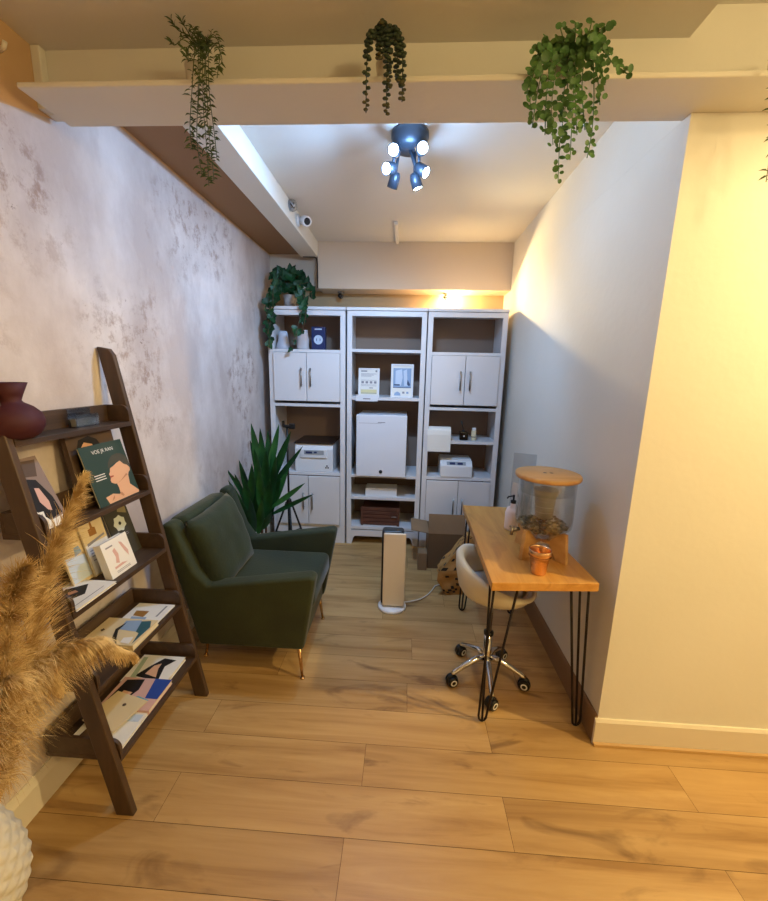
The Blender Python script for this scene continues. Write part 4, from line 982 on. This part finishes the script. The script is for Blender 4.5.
for j, v in enumerate(el):
    v = v[::-1]; Ys = [1.27]+[1.215+.035*sin(j*1.9)]*(len(v)-1)
    pts = [rel(570, 62, 1.335, X0)]+[rel(q[0], q[1], Ys[i], X0) for i, q in enumerate(v)]
    P = path(pts, 22); b = MB(); b.tube(P, .0014, leaf_euc, 4)
    L = sum((a-c).length for a, c in zip(P, P[1:])); nl = int(L/.0085)
    for k in range(nl):
        f = k/nl
        if f < .15: continue
        i = min(int(f*(len(P)-1)), len(P)-2); p = P[i].lerp(P[i+1], f*(len(P)-1)-i)
        s = 1 if k % 2 else -1; r = random.uniform(.007, .0125)*(1.1-.4*f)*(.75+.5*random.random())
        o_ = Vector((s*r*1.05, random.uniform(-.012, .006), random.uniform(-.004, .006)))
        disc(b, p+o_, r, (random.uniform(-.6, .6), -1, random.uniform(-.5, .6)), leaf_euc)
    b.build('strand', t)
# fourth plant at the right edge
X0 = 1.09; X0 = at(786, 60, 1.335).x; t = thing('trailing_plant', (X0, 1.335, LZ), 'trailing plant at the right edge of the photo, rightmost on the ledge', 'plant'); small_pot(t)
for v in ([(785, 45, 1.33), (780, 40, 1.25), (772, 90, 1.22), (770, 150, 1.22), (766, 182, 1.22)], [(785, 45, 1.33), (785, 40, 1.25), (785, 100, 1.22), (776, 150, 1.22), (770, 175, 1.22)], [(787, 45, 1.33), (792, 40, 1.25), (800, 90, 1.22), (798, 150, 1.22)]):
    P = path([rel(*q, X0) for q in v], 26); b = MB(); b.tube(P, .0012, leaf_wil, 4)
    for k in range(34):
        f = .15+.85*k/34; i = min(int(f*26), 25); p = P[i]
        leaf(b, p, p+Vector((random.choice((-1, 1))*random.uniform(.5, 1), random.uniform(-.6, .3), random.uniform(-.8, .4))).normalized()*random.uniform(.016, .026), .006, leaf_wil, Vector((0, -1, .3)), .15, 3)
    b.build('strand', t)

# ------------------------------------------------------------------ pampas grass in vase
VX, VY = -1.11, .735
t = thing('textured_vase', (VX, VY, 0), 'white vase with raised diamond pattern on the floor, lower left', 'vase')
b = MB(); n = 176; prof = []
for i in range(60):
    z = .32*i/59; u = i/59; r = .072+.036*sin(pi*min(1, u*1.05)**.9) if u < .85 else .072+.036*sin(pi*.8925**.9)+(u-.85)*-.12
    prof.append((r, z))
def dia(a, z):
    u = a*13/(2*pi); v = z/.046
    p = abs(((u+v) % 1)-.5)*2; q = abs(((u-v) % 1)-.5)*2
    return 1+.075*min(p, q)**.7
b.lathe([(0, 0)]+prof+[(prof[-1][0]-.008, .32), (prof[-1][0]-.01, .25)], weave, n, fn=dia); b.build('body', t)
random.seed(9)
def plume(pts, L0, label, hair_n=1700, hl=.075, droop=.6, start=.45, width=1.0, kind=None, spread=1.0):
    P = path([Vector(p) for p in pts], 40); base = P[0].copy()
    t = thing('pampas_grass_stem', base, label, 'pampas grass', 'pampas grass in the textured vase')
    P = [p-base for p in P]
    b = MB(); b.tube(P, [.0032*(1-.7*i/40) for i in range(41)], pampas_s, 6); b.build('stem', t)
    b = MB()
    for k in range(hair_n):
        f = start+(1-start)*random.random()**.9; i = min(int(f*40), 39); p = P[i].lerp(P[i+1], f*40-i); d = (P[i+1]-P[i]).normalized()
        o_ = Vector((random.gauss(0, 1), random.gauss(0, 1), random.gauss(0, 1))); o_ -= d*o_.dot(d); o_.normalize()
        g = (f-start)/(1-start); env = min(1, .25+g*3.2)*(1-g)**.75+.10
        L = hl*(.5+.65*random.random())*env*width
        cl = Vector((noise.noise(p*28+Vector((k % 3, 0, 0))), noise.noise(p*28+Vector((0, 9, k % 3))), noise.noise(p*28+Vector((5, 5, 5)))))
        dr = (d*random.uniform(.8, 1.3)+o_*random.uniform(.2, .75)*spread+cl*.5).normalized(); q = p.copy(); sd = dr.orthogonal().normalized()*random.uniform(.0007, .0014)
        prev = None; m_ = pampas
        for s in range(6):
            wv = 1-.17*s; a0 = b.bm.verts.new(q-sd*wv); a1 = b.bm.verts.new(q+sd*wv)
            if prev: b.face([prev[0], prev[1], a1, a0], m_)
            prev = (a0, a1); q = q+dr*L/5; dr = (dr+Vector((random.gauss(0, .05), random.gauss(0, .05), -droop*.3+random.gauss(0, .04)))).normalized()
    o = b.build('plume', t); return t
top = lambda dx, dy: (VX+dx, VY+dy, .25)
def PP(px, py, Y): return at(px, py, Y)
plume([top(.03, .0), PP(14, 760, .78), PP(24, 690, .80), PP(36, 610, .82), PP(58, 540, .84), PP(84, 476, .86)], 0, 'pampas plume rising highest in front of the ladder shelf', 2000, .15, .6, .30, 1.0, spread=.6)
plume([top(.0, -.02), PP(2, 740, .72), PP(5, 690, .71), PP(9, 630, .70), PP(16, 590, .69), PP(26, 568, .68)], 0, 'fluffy pampas plume at the left edge of the photo', 1700, .13, .6, .38, 1.0)
plume([top(.04, .02), PP(6, 770, .80), PP(22, 700, .83), PP(52, 656, .86), PP(92, 642, .88), PP(134, 656, .90)], 0, 'pampas plume arching right over the lowest shelf', 2900, .18, 1.9, .22, 1.0, spread=.7)
plume([top(.02, .03), PP(4, 780, .76), PP(10, 730, .78), PP(22, 685, .80), PP(40, 668, .82), PP(60, 690, .84)], 0, 'pampas plume drooping below the arching one', 2600, .17, 1.8, .16, 1.0)
plume([top(-.02, .0), PP(-6, 780, .70), PP(-4, 740, .69), PP(0, 700, .68), PP(8, 680, .68), PP(16, 690, .68)], 0, 'short pampas plume lowest at the left edge above the vase', 2600, .13, .9, .12, 1.0)
